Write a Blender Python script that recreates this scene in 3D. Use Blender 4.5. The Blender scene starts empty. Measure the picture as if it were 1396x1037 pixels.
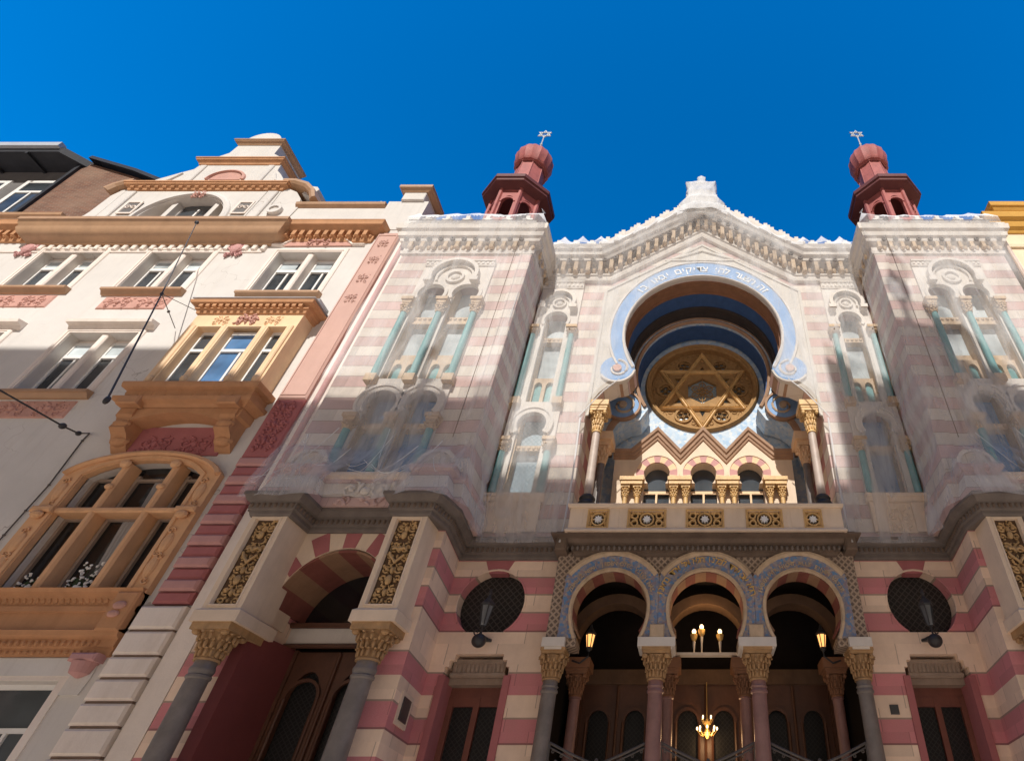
import bpy, bmesh, math, random
from mathutils import Vector, noise as mnoise
from mathutils.geometry import tessellate_polygon
R = math.radians
PI = math.pi
random.seed(7)
scene = bpy.context.scene
COL = scene.collection

# ------------------------------------------------------------------ materials
MATS = {}


class NT:
    """small helper for building node trees"""
    def __init__(self, name):
        self.m = bpy.data.materials.new(name)
        self.m.use_nodes = True
        self.t = self.m.node_tree
        self.t.nodes.clear()
        self.out = self.n('ShaderNodeOutputMaterial')
        self.pos = self.n('ShaderNodeNewGeometry').outputs['Position']

    def n(self, typ, **kw):
        o = self.t.nodes.new(typ)
        for k, v in kw.items():
            setattr(o, k, v)
        return o

    def l(self, a, b):
        self.t.links.new(a, b)

    def val(self, x, sock):
        if isinstance(x, (int, float)):
            sock.default_value = x
        else:
            self.l(x, sock)

    def math(self, op, a, b=0.0, c=0.0):
        o = self.n('ShaderNodeMath', operation=op)
        self.val(a, o.inputs[0]); self.val(b, o.inputs[1]); self.val(c, o.inputs[2])
        return o.outputs[0]

    def noise(self, scale, detail=4, rough=.6, vec=None, stretch=None, dist=0.0):
        o = self.n('ShaderNodeTexNoise')
        o.inputs['Scale'].default_value = scale
        o.inputs['Detail'].default_value = detail
        o.inputs['Roughness'].default_value = rough
        o.inputs['Distortion'].default_value = dist
        v = vec or self.pos
        if stretch:
            mp = self.n('ShaderNodeMapping')
            mp.inputs['Scale'].default_value = stretch
            self.l(v, mp.inputs['Vector']); v = mp.outputs[0]
        self.l(v, o.inputs['Vector'])
        return o.outputs[0]

    def mix(self, f, a, b, blend='MIX'):
        o = self.n('ShaderNodeMix', data_type='RGBA', blend_type=blend)
        self.val(f, o.inputs[0])
        for s, x in ((o.inputs[6], a), (o.inputs[7], b)):
            if isinstance(x, (tuple, list)):
                s.default_value = tuple(x) + ((1,) if len(x) == 3 else ())
            else:
                self.l(x, s)
        return o.outputs[2]

    def ramp(self, f, stops, interp='LINEAR'):
        o = self.n('ShaderNodeValToRGB')
        cr = o.color_ramp
        cr.interpolation = interp
        while len(cr.elements) < len(stops):
            cr.elements.new(.5)
        for e, (p, c) in zip(cr.elements, stops):
            e.position = p
            e.color = (c, c, c, 1) if isinstance(c, (int, float)) else tuple(c) + (1,)
        self.l(f, o.inputs[0])
        return o.outputs[0]

    def z(self):
        s = self.n('ShaderNodeSeparateXYZ'); self.l(self.pos, s.inputs[0])
        return s.outputs

    def finish(self, color, rough=.85, bump=None, bump_s=.3, dist=.02, metal=0.0, spec=.3):
        p = self.n('ShaderNodeBsdfPrincipled')
        if isinstance(color, (tuple, list)):
            p.inputs['Base Color'].default_value = tuple(color) + (1,)
        else:
            self.l(color, p.inputs['Base Color'])
        self.val(rough, p.inputs['Roughness'])
        p.inputs['Metallic'].default_value = metal
        p.inputs['Specular IOR Level'].default_value = spec
        if bump is not None:
            b = self.n('ShaderNodeBump')
            b.inputs['Strength'].default_value = bump_s
            b.inputs['Distance'].default_value = dist
            self.l(bump, b.inputs['Height'])
            self.l(b.outputs[0], p.inputs['Normal'])
        self.l(p.outputs[0], self.out.inputs[0])
        return self.m


def mul(c, k):
    return tuple(min(1, x * k) for x in c)


def stone(name, col, var=.18, scale=2.2, rough=.85, bump_s=.35, dirt=.35, dirtcol=None, metal=0.0, spec=.3, fine=45):
    """plain weathered surface: two scales of mottling, streaky dirt, fine grain"""
    t = NT(name)
    a = t.noise(scale, 5, .62)
    c = t.mix(t.ramp(a, [(.3, 0.), (.7, 1.)]), mul(col, 1 - var), mul(col, 1 + var * .6))
    st = t.noise(1.7, 5, .65, stretch=(2.2, 2.2, .35))
    dm = t.ramp(st, [(.48, 0.), (.78, 1.)])
    c = t.mix(t.math('MULTIPLY', dm, dirt), c, dirtcol or mul(col, .45))
    g = t.noise(fine, 4, .7)
    c = t.mix(.22, c, t.mix(g, mul(col, .65), mul(col, 1.25)))
    h = t.math('ADD', t.math('MULTIPLY', g, .5), t.noise(9, 3, .6))
    MATS[name] = t.finish(c, rough, h, bump_s, .012, metal, spec)
    return MATS[name]


def banded(name, cols, bounds, zlo, zhi, jx=.9, dirt=.3, dirtcol=(.22, .15, .12), rough=.85):
    """masonry in horizontal courses; bounds = ascending list of (z, colour index, joint?)"""
    t = NT(name)
    x, y, z = t.z()
    f = t.math('DIVIDE', t.math('SUBTRACT', z, zlo), zhi - zlo)
    col = t.ramp(f, [((b[0] - zlo) / (zhi - zlo), cols[b[1]]) for b in bounds], 'CONSTANT')
    eps = .009
    js = [(0, 0.)]
    for b in bounds[1:]:
        js += [((b[0] - eps - zlo) / (zhi - zlo), 1.), ((b[0] + eps - zlo) / (zhi - zlo), 0.)]
    # joints need up to 32 stops
    jt = t.ramp(f, js[:31], 'CONSTANT')
    # vertical joints, offset by course
    course = t.math('FLOOR', t.math('MULTIPLY', f, (zhi - zlo) / .345))
    u = t.math('ADD', t.math('ADD', x, y), t.math('MULTIPLY', course, .43))
    fr = t.math('FRACT', t.math('DIVIDE', u, jx))
    vj = t.math('LESS_THAN', fr, .016)
    jt = t.math('MAXIMUM', jt, t.math('MULTIPLY', vj, .7))
    return t, col, jt, course, u


def banded_finish(name, t, col, jt, course, u, jx, dirt, dirtcol, rough=.85):
    blk = t.n('ShaderNodeTexWhiteNoise', noise_dimensions='2D')
    cb = t.n('ShaderNodeCombineXYZ')
    t.l(course, cb.inputs[0]); t.l(t.math('FLOOR', t.math('DIVIDE', u, jx)), cb.inputs[1])
    t.l(cb.outputs[0], blk.inputs['Vector'])
    tone = t.ramp(blk.outputs['Value'], [(0, .84), (1, 1.07)])
    c = t.mix(1.0, col, tone, 'MULTIPLY')
    mo = t.noise(2.6, 5, .65)
    c = t.mix(t.math('MULTIPLY', t.ramp(mo, [(.4, 0.), (.75, 1.)]), .22), c, dirtcol)
    st = t.noise(2.1, 5, .7, stretch=(2.6, 2.6, .3))
    c = t.mix(t.math('MULTIPLY', t.ramp(st, [(.52, 0.), (.8, 1.)]), dirt), c, dirtcol)
    g = t.noise(60, 3, .7)
    c = t.mix(.12, c, t.mix(g, (.2, .12, .1), (1, .92, .85)))
    c = t.mix(t.math('MULTIPLY', jt, .62), c, (.14, .085, .07))
    h = t.math('SUBTRACT', t.math('MULTIPLY', g, .25), jt)
    MATS[name] = t.finish(c, rough, h, .45, .012)
    return MATS[name]


CREAM = (.93, .71, .53)
RED = (.64, .205, .225)
UCREAM = (.69, .625, .54)
UPINK = (.59, .405, .37)
lb = [(0, 1), (.17, 0), (.515, 1), (.86, 0), (1.205, 1), (1.55, 0), (1.895, 1), (2.24, 0), (2.585, 1), (2.93, 0), (3.275, 0)]
# from ground: alternating; named courses measured on the facade
low = [(0., 0), (.85, 1), (1.2, 0), (1.545, 1), (1.89, 0), (2.235, 1), (2.58, 0), (2.93, 0), (3.275, 1), (3.62, 0), (3.965, 1),
       (4.31, 0), (4.66, 0), (5.02, 1), (5.37, 0), (5.71, 1), (6.04, 0), (6.38, 1)]
low = [(0., 0), (.85, 1), (1.2, 0), (1.545, 1), (1.89, 0), (2.235, 1), (2.58, 0), (2.915, 0), (3.25, 1), (3.62, 0), (3.98, 1)]
low = [(0., 0), (1.2, 1), (1.545, 0), (1.89, 1), (2.235, 0), (2.58, 1), (2.915, 0), (3.26, 1), (3.62, 0), (3.98, 1), (4.33, 0), (4.68, 0),
       (5.03, 1), (5.37, 0), (5.71, 1), (6.04, 0), (6.38, 1)]
a = banded('lower_masonry', [CREAM, RED], low, 0., 7.2, .9)
banded_finish('lower_masonry', *a, .9, .16, (.34, .20, .14))

# upper masonry: regular period, through maths
t = NT('upper_masonry')
x, y, z = t.z()
ph = t.math('DIVIDE', t.math('SUBTRACT', z, 6.06), .315)
course = t.math('FLOOR', ph)
odd = t.math('LESS_THAN', t.math('FRACT', t.math('MULTIPLY', ph, .5)), .5)
u = t.math('ADD', t.math('ADD', x, y), t.math('MULTIPLY', course, .41))
jt = t.math('LESS_THAN', t.math('FRACT', t.math('ADD', ph, .03)), .06)
vj = t.math('LESS_THAN', t.math('FRACT', t.math('DIVIDE', u, 1.1)), .012)
jt = t.math('MAXIMUM', t.math('MULTIPLY', jt, .8), t.math('MULTIPLY', vj, .5))
col = t.mix(odd, UCREAM, UPINK)
banded_finish('upper_masonry', t, col, jt, course, u, 1.1, .18, (.34, .25, .21))

t = NT('niche_masonry')
x, y, z = t.z()
ph = t.math('DIVIDE', t.math('SUBTRACT', z, 6.06), .36)
course = t.math('FLOOR', ph)
odd = t.math('LESS_THAN', t.math('FRACT', t.math('MULTIPLY', ph, .5)), .5)
u = t.math('ADD', t.math('ADD', x, y), t.math('MULTIPLY', course, .41))
jt = t.math('MULTIPLY', t.math('LESS_THAN', t.math('FRACT', t.math('ADD', ph, .03)), .06), .8)
col = t.mix(odd, (.66, .47, .31), (.45, .14, .13))
banded_finish('niche_masonry', t, col, jt, course, u, 1.1, .2, (.3, .18, .12))

stone('plaster', (.75, .71, .655), .09, 1.1, .9, .3, .34, (.50, .42, .35))
stone('plaster_trim', (.82, .73, .65), .09, 1.5, .88, .3, .35, (.42, .32, .25))
stone('cream_stone', (.76, .61, .46), .10, 2.0, .85, .3, .3, (.36, .27, .2))
stone('pale_stone', (.67, .62, .56), .10, 2.4, .85, .3, .3, (.42, .34, .29))
stone('field_stone', (.61, .57, .51), .10, 5.0, .9, .6, .25, (.45, .38, .32), fine=20)
stone('ochre_stone', (.52, .27, .135), .16, 2.4, .8, .4, .35, (.2, .085, .03))
stone('ochre_light', (.82, .58, .36), .12, 2.4, .8, .3, .3, (.3, .15, .06))
stone('ochre_mid', (.70, .41, .22), .14, 2.4, .8, .35, .35, (.25, .11, .05))
stone('cap_gold', (.44, .27, .13), .3, 7.0, .65, .8, .6, (.13, .065, .03), spec=.4)
stone('lintel_stone', (.34, .26, .20), .2, 5.0, .8, .6, .5, (.15, .1, .07))
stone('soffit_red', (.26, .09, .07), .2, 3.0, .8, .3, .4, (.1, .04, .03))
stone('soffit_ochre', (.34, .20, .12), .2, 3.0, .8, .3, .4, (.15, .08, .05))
stone('gutter_brown', (.44, .265, .15), .18, 2.0, .55, .2, .3, (.2, .09, .04), spec=.5)
stone('pink_relief', (.57, .32, .26), .16, 3.5, .85, .5, .35, (.34, .16, .13))
stone('pink_smooth', (.57, .365, .305), .08, 2.0, .85, .25, .2, (.4, .22, .18))
stone('red_plain', (.19, .05, .048), .12, 2.0, .7, .2, .25, (.15, .03, .03))
stone('rust_red', (.42, .15, .15), .12, 2.0, .85, .3, .3, (.2, .07, .07))
stone('rust_pink', (.55, .30, .28), .12, 2.0, .85, .3, .3, (.25, .12, .12))
stone('grey_cornice', (.185, .155, .135), .25, 3.0, .85, .5, .5, (.09, .075, .065))
stone('dark_cornice', (.16, .115, .085), .25, 3.0, .8, .5, .5, (.06, .04, .03))
stone('granite', (.20, .175, .16), .3, 5.0, .45, .15, .3, (.08, .07, .065), spec=.5, fine=90)
stone('pink_granite', (.29, .16, .145), .3, 4.0, .4, .15, .3, (.16, .1, .09), spec=.5, fine=90)
stone('pale_marble', (.46, .37, .31), .2, 5.0, .5, .15, .3, (.35, .25, .2), spec=.5)
stone('carved_gold', (.56, .36, .16), .35, 8.0, .6, .9, .5, (.12, .06, .025), spec=.5)
stone('carved_ground', (.15, .09, .05), .35, 8.0, .8, .9, .5, (.03, .02, .015))
stone('gilded_stone', (.66, .42, .17), .3, 6.0, .5, .7, .4, (.26, .12, .04), spec=.5)
stone('cap_stone', (.58, .44, .30), .25, 6.0, .7, .7, .5, (.22, .12, .06))
stone('rose_stone', (.37, .215, .085), .3, 9.0, .75, .9, .5, (.24, .12, .05))
stone('brown_wood', (.105, .043, .023), .3, 3.0, .45, .3, .4, (.04, .018, .01), spec=.5)
stone('door_red', (.20, .07, .048), .25, 3.0, .5, .3, .4, (.07, .025, .018), spec=.4)
stone('zig_stone', (.38, .235, .15), .2, 3.0, .7, .4, .4, (.14, .07, .04))
stone('brown_moulding', (.27, .135, .075), .2, 3.0, .7, .4, .4, (.12, .06, .03))
stone('inner_arch_stone', (.40, .25, .16), .25, 3.0, .75, .5, .45, (.16, .08, .05))
stone('vault_stone', (.15, .09, .055), .3, 3.0, .8, .4, .4, (.05, .03, .02))
stone('joint_mortar', (.24, .17, .135), .2, 4.0, .9, .3, .3)
stone('near_black', (.02, .017, .016), .3, 3.0, .6, .3, .2)
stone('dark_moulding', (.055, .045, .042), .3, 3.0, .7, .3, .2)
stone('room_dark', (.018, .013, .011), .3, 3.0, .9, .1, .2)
stone('iron', (.03, .03, .033), .3, 8.0, .5, .2, .3, (.05, .03, .02), spec=.5)
stone('iron_worn', (.10, .085, .075), .3, 8.0, .5, .2, .3, (.05, .03, .02), spec=.5)
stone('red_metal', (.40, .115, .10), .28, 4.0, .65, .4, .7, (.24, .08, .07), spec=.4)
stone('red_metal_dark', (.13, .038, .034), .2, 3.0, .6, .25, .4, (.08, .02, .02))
stone('teal_paint', (.16, .36, .36), .18, 4.0, .6, .2, .4, (.1, .2, .22))
stone('teal_panel', (.19, .40, .40), .25, 7.0, .7, .5, .4, (.3, .32, .28))
stone('blue_paint', (.065, .14, .34), .2, 5.0, .7, .3, .3, (.04, .07, .15))
stone('blue_band', (.23, .38, .62), .14, 4.0, .75, .4, .35, (.5, .55, .6))
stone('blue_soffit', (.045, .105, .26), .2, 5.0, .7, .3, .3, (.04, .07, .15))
stone('white_frame', (.80, .79, .76), .05, 3.0, .5, .1, .25, (.5, .46, .42), spec=.45)
stone('white_letter', (.88, .87, .82), .05, 6.0, .6, .2, .1)
stone('gold_letter', (.78, .50, .16), .15, 9.0, .4, .3, .2, (.4, .2, .05), metal=.3, spec=.6)
stone('dark_house_wall', (.16, .15, .145), .2, 2.0, .8, .3, .3)
stone('dark_roof', (.03, .032, .04), .3, 3.0, .6, .3, .3)
stone('brick_wall', (.20, .085, .05), .3, 2.5, .9, .5, .5, (.26, .17, .12))
stone('zinc', (.50, .52, .55), .12, 2.0, .4, .1, .3, (.3, .3, .3), spec=.6)
stone('yellow_plaster', (.80, .66, .47), .06, 1.5, .9, .2, .2, (.5, .38, .24))
stone('yellow_trim', (.60, .33, .07), .12, 2.0, .8, .3, .3, (.3, .13, .02))
stone('grey_plaque', (.05, .05, .05), .3, 12, .35, .2, .2, spec=.6)
stone('curtain', (.36, .34, .33), .12, 3.0, .95, .3, .2)
stone('blossom', (.85, .83, .79), .1, 20, .8, .5, .1)
stone('leaf_green', (.04, .07, .03), .3, 20, .7, .5, .2)
stone('opposite_plaster', (.80, .68, .54), .1, 1.2, .9, .2, .3)
stone('bounce_street', (.62, .51, .41), .25, 3.0, .9, .6, .3)  # unseen street, coloured very pale to bounce sun onto the lower facade
stone('pavement_stone', (.68, .58, .48), .25, 6.0, .85, .6, .3)  # paving lightened too, to throw light up the shaded walls
stone('kerb_granite', (.30, .29, .28), .25, 6.0, .7, .5, .3)

t = NT('brick_wall')
br = t.n('ShaderNodeTexBrick')
br.inputs['Scale'].default_value = 1.0; br.inputs['Brick Width'].default_value = .30; br.inputs['Row Height'].default_value = .085; br.inputs['Mortar Size'].default_value = .012
br.inputs['Color1'].default_value = (.21, .085, .05, 1); br.inputs['Color2'].default_value = (.13, .055, .035, 1); br.inputs['Mortar'].default_value = (.22, .17, .13, 1)
sx = t.z(); cb = t.n('ShaderNodeCombineXYZ'); t.l(t.math('ADD', sx[0], sx[1]), cb.inputs[0]); t.l(sx[2], cb.inputs[1]); t.l(cb.outputs[0], br.inputs['Vector'])
c = t.mix(t.math('MULTIPLY', t.ramp(t.noise(.7, 5, .65), [(.42, 0.), (.7, 1.)]), .6), br.outputs['Color'], (.30, .20, .14))
MATS['brick_wall'] = t.finish(c, .9, br.outputs['Fac'], -.4, .01)
for nm, base, dk in (('plaster', (.665, .63, .585), (.38, .32, .27)),):
    t = NT(nm)
    a = t.noise(.8, 6, .62)
    c = t.mix(t.ramp(a, [(.3, 0.), (.7, 1.)]), mul(base, .90), mul(base, 1.03))
    st = t.noise(3.2, 5, .7, stretch=(2.4, 2.4, .16))
    c = t.mix(t.math('MULTIPLY', t.ramp(st, [(.52, 0.), (.85, 1.)]), .30), c, dk)
    pt = t.noise(.55, 3, .5, dist=.8)
    c = t.mix(t.math('MULTIPLY', t.ramp(pt, [(.54, 0.), (.58, 1.)]), .10), c, mul(base, .8))
    vo = t.n('ShaderNodeTexVoronoi', feature='DISTANCE_TO_EDGE'); vo.inputs['Scale'].default_value = .55
    wv = t.n('ShaderNodeVectorMath', operation='ADD')
    nn_ = t.n('ShaderNodeTexNoise'); nn_.inputs['Scale'].default_value = 2.5; t.l(t.pos, nn_.inputs['Vector'])
    t.l(t.pos, wv.inputs[0]); t.l(nn_.outputs['Color'], wv.inputs[1]); t.l(wv.outputs[0], vo.inputs['Vector'])
    ck = t.math('MULTIPLY', t.math('LESS_THAN', vo.outputs['Distance'], .004), t.ramp(t.noise(.5, 2, .5), [(.55, 0.), (.6, 1.)]))
    c = t.mix(t.math('MULTIPLY', ck, .5), c, (.25, .2, .17))
    g = t.noise(50, 4, .7)
    MATS[nm] = t.finish(c, .9, t.math('ADD', t.math('MULTIPLY', g, .5), t.noise(7, 4, .6)), .35, .012)

# glass
def glass(name, col, rough=.06, wav=.15, spec=.8, metal=0.0):
    t = NT(name)
    n = t.noise(1.4, 2, .5)
    c = t.mix(t.ramp(t.noise(.9, 3, .5), [(.35, 0.), (.65, 1.)]), mul(col, .55), mul(col, 1.35))
    MATS[name] = t.finish(c, rough, n, wav, .05, metal, spec)
glass('window_glass', (.055, .065, .075))
glass('pale_glass', (.50, .56, .58), .12, .2, .7)
glass('blue_glass', (.10, .22, .42), .15, .3, .7)
glass('lantern_glass', (.20, .21, .22), .2, .2, .6)
glass('dark_glass', (.012, .013, .015), .1, .3)

# leaded / diaper patterns
def lattice(name, c_line, c_cell, size, lw, rough=.6, bump=.6):
    t = NT(name)
    x, y, z = t.z()
    d1 = t.math('FRACT', t.math('DIVIDE', t.math('ADD', t.math('ADD', x, y), z), size))
    d2 = t.math('FRACT', t.math('DIVIDE', t.math('SUBTRACT', t.math('ADD', x, y), z), size))
    l = t.math('MAXIMUM', t.math('LESS_THAN', d1, lw), t.math('LESS_THAN', d2, lw))
    c = t.mix(l, c_cell, c_line)
    c = t.mix(.35, c, t.mix(t.noise(14, 4, .7), mul(c_cell, .6), mul(c_line, 1.1)))
    MATS[name] = t.finish(c, rough, l, bump, .02)
lattice('diaper', (.46, .35, .26), (.10, .07, .055), .125, .36)
lattice('leaded', (.035, .033, .031), (.008, .008, .009), .09, .2, .35)
lattice('grille', (.085, .075, .065), (.012, .011, .011), .13, .2, .4)
lattice('leaded_blue', (.26, .34, .38), (.40, .50, .56), .12, .16, .25)

# mosaic
def mosaic(name, cols, scale, gap=(.2, .2, .2), dark=.4):
    t = NT(name)
    v = t.n('ShaderNodeTexVoronoi')
    v.inputs['Scale'].default_value = scale
    t.l(t.pos, v.inputs['Vector'])
    hs = t.n('ShaderNodeSeparateColor'); t.l(v.outputs['Color'], hs.inputs[0])
    n = len(cols)
    c = t.ramp(hs.outputs[0], [(i / n, cols[i]) for i in range(n)], 'CONSTANT')
    v2 = t.n('ShaderNodeTexVoronoi', feature='DISTANCE_TO_EDGE')
    v2.inputs['Scale'].default_value = scale
    t.l(t.pos, v2.inputs['Vector'])
    e = t.ramp(v2.outputs['Distance'], [(.02, 1.), (.09, 0.)])
    c = t.mix(t.math('MULTIPLY', e, dark), c, gap)
    big = t.noise(1.3, 4, .6)
    c = t.mix(t.math('MULTIPLY', t.ramp(big, [(.4, 0.), (.7, 1.)]), .3), c, mul(cols[0], .6))
    MATS[name] = t.finish(c, .6, v2.outputs['Distance'], .4, .01)
mosaic('blue_mosaic', [(.44, .58, .72), (.60, .68, .74), (.36, .52, .70), (.66, .70, .71), (.48, .61, .74), (.54, .64, .73)], 11, (.45, .50, .55), .3)
mosaic('portal_mosaic', [(.17, .24, .40), (.30, .29, .32), (.12, .25, .46), (.40, .33, .29), (.22, .25, .34), (.30, .23, .26), (.33, .30, .30)], 22, (.26, .21, .18))
mosaic('voussoir_tile', [(.36, .21, .11), (.5, .33, .18), (.25, .12, .07)], 14, (.1, .06, .04))

def emit(name, col, s):
    t = NT(name)
    e = t.n('ShaderNodeEmission')
    e.inputs[0].default_value = tuple(col) + (1,)
    e.inputs[1].default_value = s
    t.l(e.outputs[0], t.out.inputs[0])
    MATS[name] = t.m
emit('lamp_glow', (1, .44, .13), 1.1)
emit('bulb_glow', (1, .66, .32), 3.0)

# debris netting: woven sheet, partly see-through, thicker where it folds
def netting(name, base=.30):
    t = NT(name)
    x, y, z = t.z()
    w = t.noise(2.2, 4, .6, stretch=(1.0, 1.0, .22), dist=.6)
    f = t.ramp(w, [(.40, 0.), (.72, 1.)])
    w2 = t.noise(.8, 4, .6)
    f2 = t.ramp(w2, [(.35, 0.), (.7, 1.)])
    thr = t.noise(70, 2, .5)
    ly = t.n('ShaderNodeLayerWeight'); ly.inputs[0].default_value = .35
    a = t.math('ADD', t.math('ADD', base - .15, t.math('MULTIPLY', f, .30)), t.math('MULTIPLY', f2, .08))
    a = t.math('ADD', a, t.math('MULTIPLY', t.math('POWER', ly.outputs['Facing'], 3.0), .18))
    a = t.math('MINIMUM', t.math('ADD', a, t.math('MULTIPLY', t.math('SUBTRACT', thr, .5), .12)), .95)
    d = t.n('ShaderNodeBsdfDiffuse'); d.inputs[0].default_value = (.80, .80, .80, 1)
    tl = t.n('ShaderNodeBsdfTranslucent'); tl.inputs[0].default_value = (.72, .73, .74, 1)
    bmp = t.n('ShaderNodeBump'); bmp.inputs['Strength'].default_value = .8; bmp.inputs['Distance'].default_value = .10
    t.l(w, bmp.inputs['Height']); t.l(bmp.outputs[0], d.inputs['Normal'])
    m1 = t.n('ShaderNodeMixShader'); m1.inputs[0].default_value = .12
    t.l(d.outputs[0], m1.inputs[1]); t.l(tl.outputs[0], m1.inputs[2])
    tr = t.n('ShaderNodeBsdfTransparent')
    m2 = t.n('ShaderNodeMixShader')
    t.l(a, m2.inputs[0]); t.l(tr.outputs[0], m2.inputs[1]); t.l(m1.outputs[0], m2.inputs[2])
    t.l(m2.outputs[0], t.out.inputs[0])
    MATS[name] = t.m
netting('netting', .29)
netting('netting_folded', .70)

# ------------------------------------------------------------------ mesh builder
def offset2(path, d, closed=False):
    """mitred parallel of a 2-D polyline; positive d = to the right of travel"""
    n = len(path)
    out = []
    def nrm(a, b):
        dx, dy = b[0] - a[0], b[1] - a[1]
        L = math.hypot(dx, dy) or 1
        return (dy / L, -dx / L)
    for i in range(n):
        if closed:
            n1 = nrm(path[i - 1], path[i]); n2 = nrm(path[i], path[(i + 1) % n])
        else:
            n1 = nrm(path[i - 1], path[i]) if i > 0 else nrm(path[i], path[i + 1])
            n2 = nrm(path[i], path[i + 1]) if i < n - 1 else n1
        bx, by = n1[0] + n2[0], n1[1] + n2[1]
        k = 2 / max(.25, bx * bx + by * by)
        out.append((path[i][0] + bx * k * d, path[i][1] + by * k * d))
    return out


class MB:
    def __init__(s):
        s.v = []; s.f = []; s.m = []; s.cuts = []

    def cut(s):
        """what follows is a piece of its own"""
        if s.v and (not s.cuts or s.cuts[-1] != (len(s.v), len(s.f))): s.cuts.append((len(s.v), len(s.f)))
        return s

    def add(s, vs, fs, mi=0):
        o = len(s.v)
        s.v += [tuple(p) for p in vs]
        for f in fs:
            s.f.append(tuple(i + o for i in f)); s.m.append(mi)
        return s

    def box(s, x0, x1, y0, y1, z0, z1, mi=0):
        v = [(x0, y0, z0), (x1, y0, z0), (x1, y1, z0), (x0, y1, z0), (x0, y0, z1), (x1, y0, z1), (x1, y1, z1), (x0, y1, z1)]
        return s.add(v, [(0, 1, 5, 4), (1, 2, 6, 5), (2, 3, 7, 6), (3, 0, 4, 7), (4, 5, 6, 7), (3, 2, 1, 0)], mi)

    def bev(s, x0, x1, y0, y1, z0, z1, b=.02, mi=0):
        """box with chamfered front edges (front = y0)"""
        v = [(x0, y1, z0), (x1, y1, z0), (x1, y1, z1), (x0, y1, z1),
             (x0, y0 + b, z0), (x1, y0 + b, z0), (x1, y0 + b, z1), (x0, y0 + b, z1),
             (x0 + b, y0, z0 + b), (x1 - b, y0, z0 + b), (x1 - b, y0, z1 - b), (x0 + b, y0, z1 - b)]
        f = [(8, 9, 10, 11)]
        for i in range(4):
            j = (i + 1) % 4
            f += [(4 + i, 4 + j, 8 + j, 8 + i), (i, j, 4 + j, 4 + i)]
        f.append((3, 2, 1, 0))
        return s.add(v, f, mi)

    def prism(s, outer, y0, y1, holes=(), mi=0, ms=None, mh=None, back=True, flip=None):
        """polygon in XZ extruded along Y"""
        loops = [list(outer)] + [list(h) for h in holes]
        tri = tessellate_polygon([[Vector((p[0], p[1], 0)) for p in l] for l in loops])
        flat = [p for l in loops for p in l]
        n = len(flat)
        V = [(p[0], y0, p[1]) for p in flat] + [(p[0], y1, p[1]) for p in flat]
        s.add(V, [tuple(t_) for t_ in tri], mi)
        o = len(s.v) - 2 * n
        if back:
            for t_ in tri:
                s.f.append(tuple(o + n + i for i in reversed(t_))); s.m.append(mi)
        k = 0
        for li, l in enumerate(loops):
            m_ = (ms if li == 0 else mh)
            m_ = mi if m_ is None else m_
            for i in range(len(l)):
                j = (i + 1) % len(l)
                s.f.append((o + k + i, o + k + j, o + n + k + j, o + n + k + i)); s.m.append(m_)
            k += len(l)
        return s

    def hprism(s, pts, z0, z1, mi=0):
        n = len(pts)
        V = [(p[0], p[1], z0) for p in pts] + [(p[0], p[1], z1) for p in pts]
        F = [tuple(range(n - 1, -1, -1)), tuple(range(n, 2 * n))]
        F += [(i, (i + 1) % n, n + (i + 1) % n, n + i) for i in range(n)]
        return s.add(V, F, mi)

    def hsweep(s, path, prof, closed=False, mi=0, cap=True):
        """moulding: profile (out, z) run along a horizontal path; out is to the right of travel"""
        cols = [[(q[0], q[1], z) for q in offset2(path, o, closed)] for o, z in prof]
        return s._grid(cols, closed, mi, cap)

    def vsweep(s, path, y, prof, closed=False, mi=0, cap=True):
        """moulding on a facade: path in XZ, profile (proud, offset)"""
        cols = [[(q[0], y - pr, q[1]) for q in offset2(path, o, closed)] for pr, o in prof]
        return s._grid(cols, closed, mi, cap)

    def _grid(s, cols, closed, mi, cap):
        m, n = len(cols), len(cols[0])
        V = [p for c in cols for p in c]
        F = []
        for a_ in range(m - 1):
            for i in range(n if closed else n - 1):
                j = (i + 1) % n
                F.append((a_ * n + i, a_ * n + j, (a_ + 1) * n + j, (a_ + 1) * n + i))
        if cap and not closed:
            F.append(tuple(a_ * n for a_ in range(m)))
            F.append(tuple(a_ * n + n - 1 for a_ in reversed(range(m))))
        return s.add(V, F, mi)

    def ring(s, cx, cz, r0, r1, y0, y1, a0=0., a1=2 * PI, n=32, mi=0, alt=None):
        """annular block in XZ; alt = number of voussoirs alternating two materials"""
        full = abs(a1 - a0 - 2 * PI) < 1e-4
        for i in range(n):
            b, c = a0 + (a1 - a0) * i / n, a0 + (a1 - a0) * (i + 1) / n
            q = [(cx + r * math.cos(t_), y, cz + r * math.sin(t_)) for y in (y0, y1) for r in (r0, r1) for t_ in (b, c)]
            # 0:r0b 1:r0c 2:r1b 3:r1c front ; 4.. back
            F = [(0, 1, 3, 2), (0, 4, 5, 1), (2, 3, 7, 6), (4, 6, 7, 5)]
            if not full and i == 0: F.append((0, 2, 6, 4))
            if not full and i == n - 1: F.append((1, 5, 7, 3))
            k = mi if alt is None else (mi + int(i * alt / n) % 2)
            s.add(q, F, k)
        return s

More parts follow.
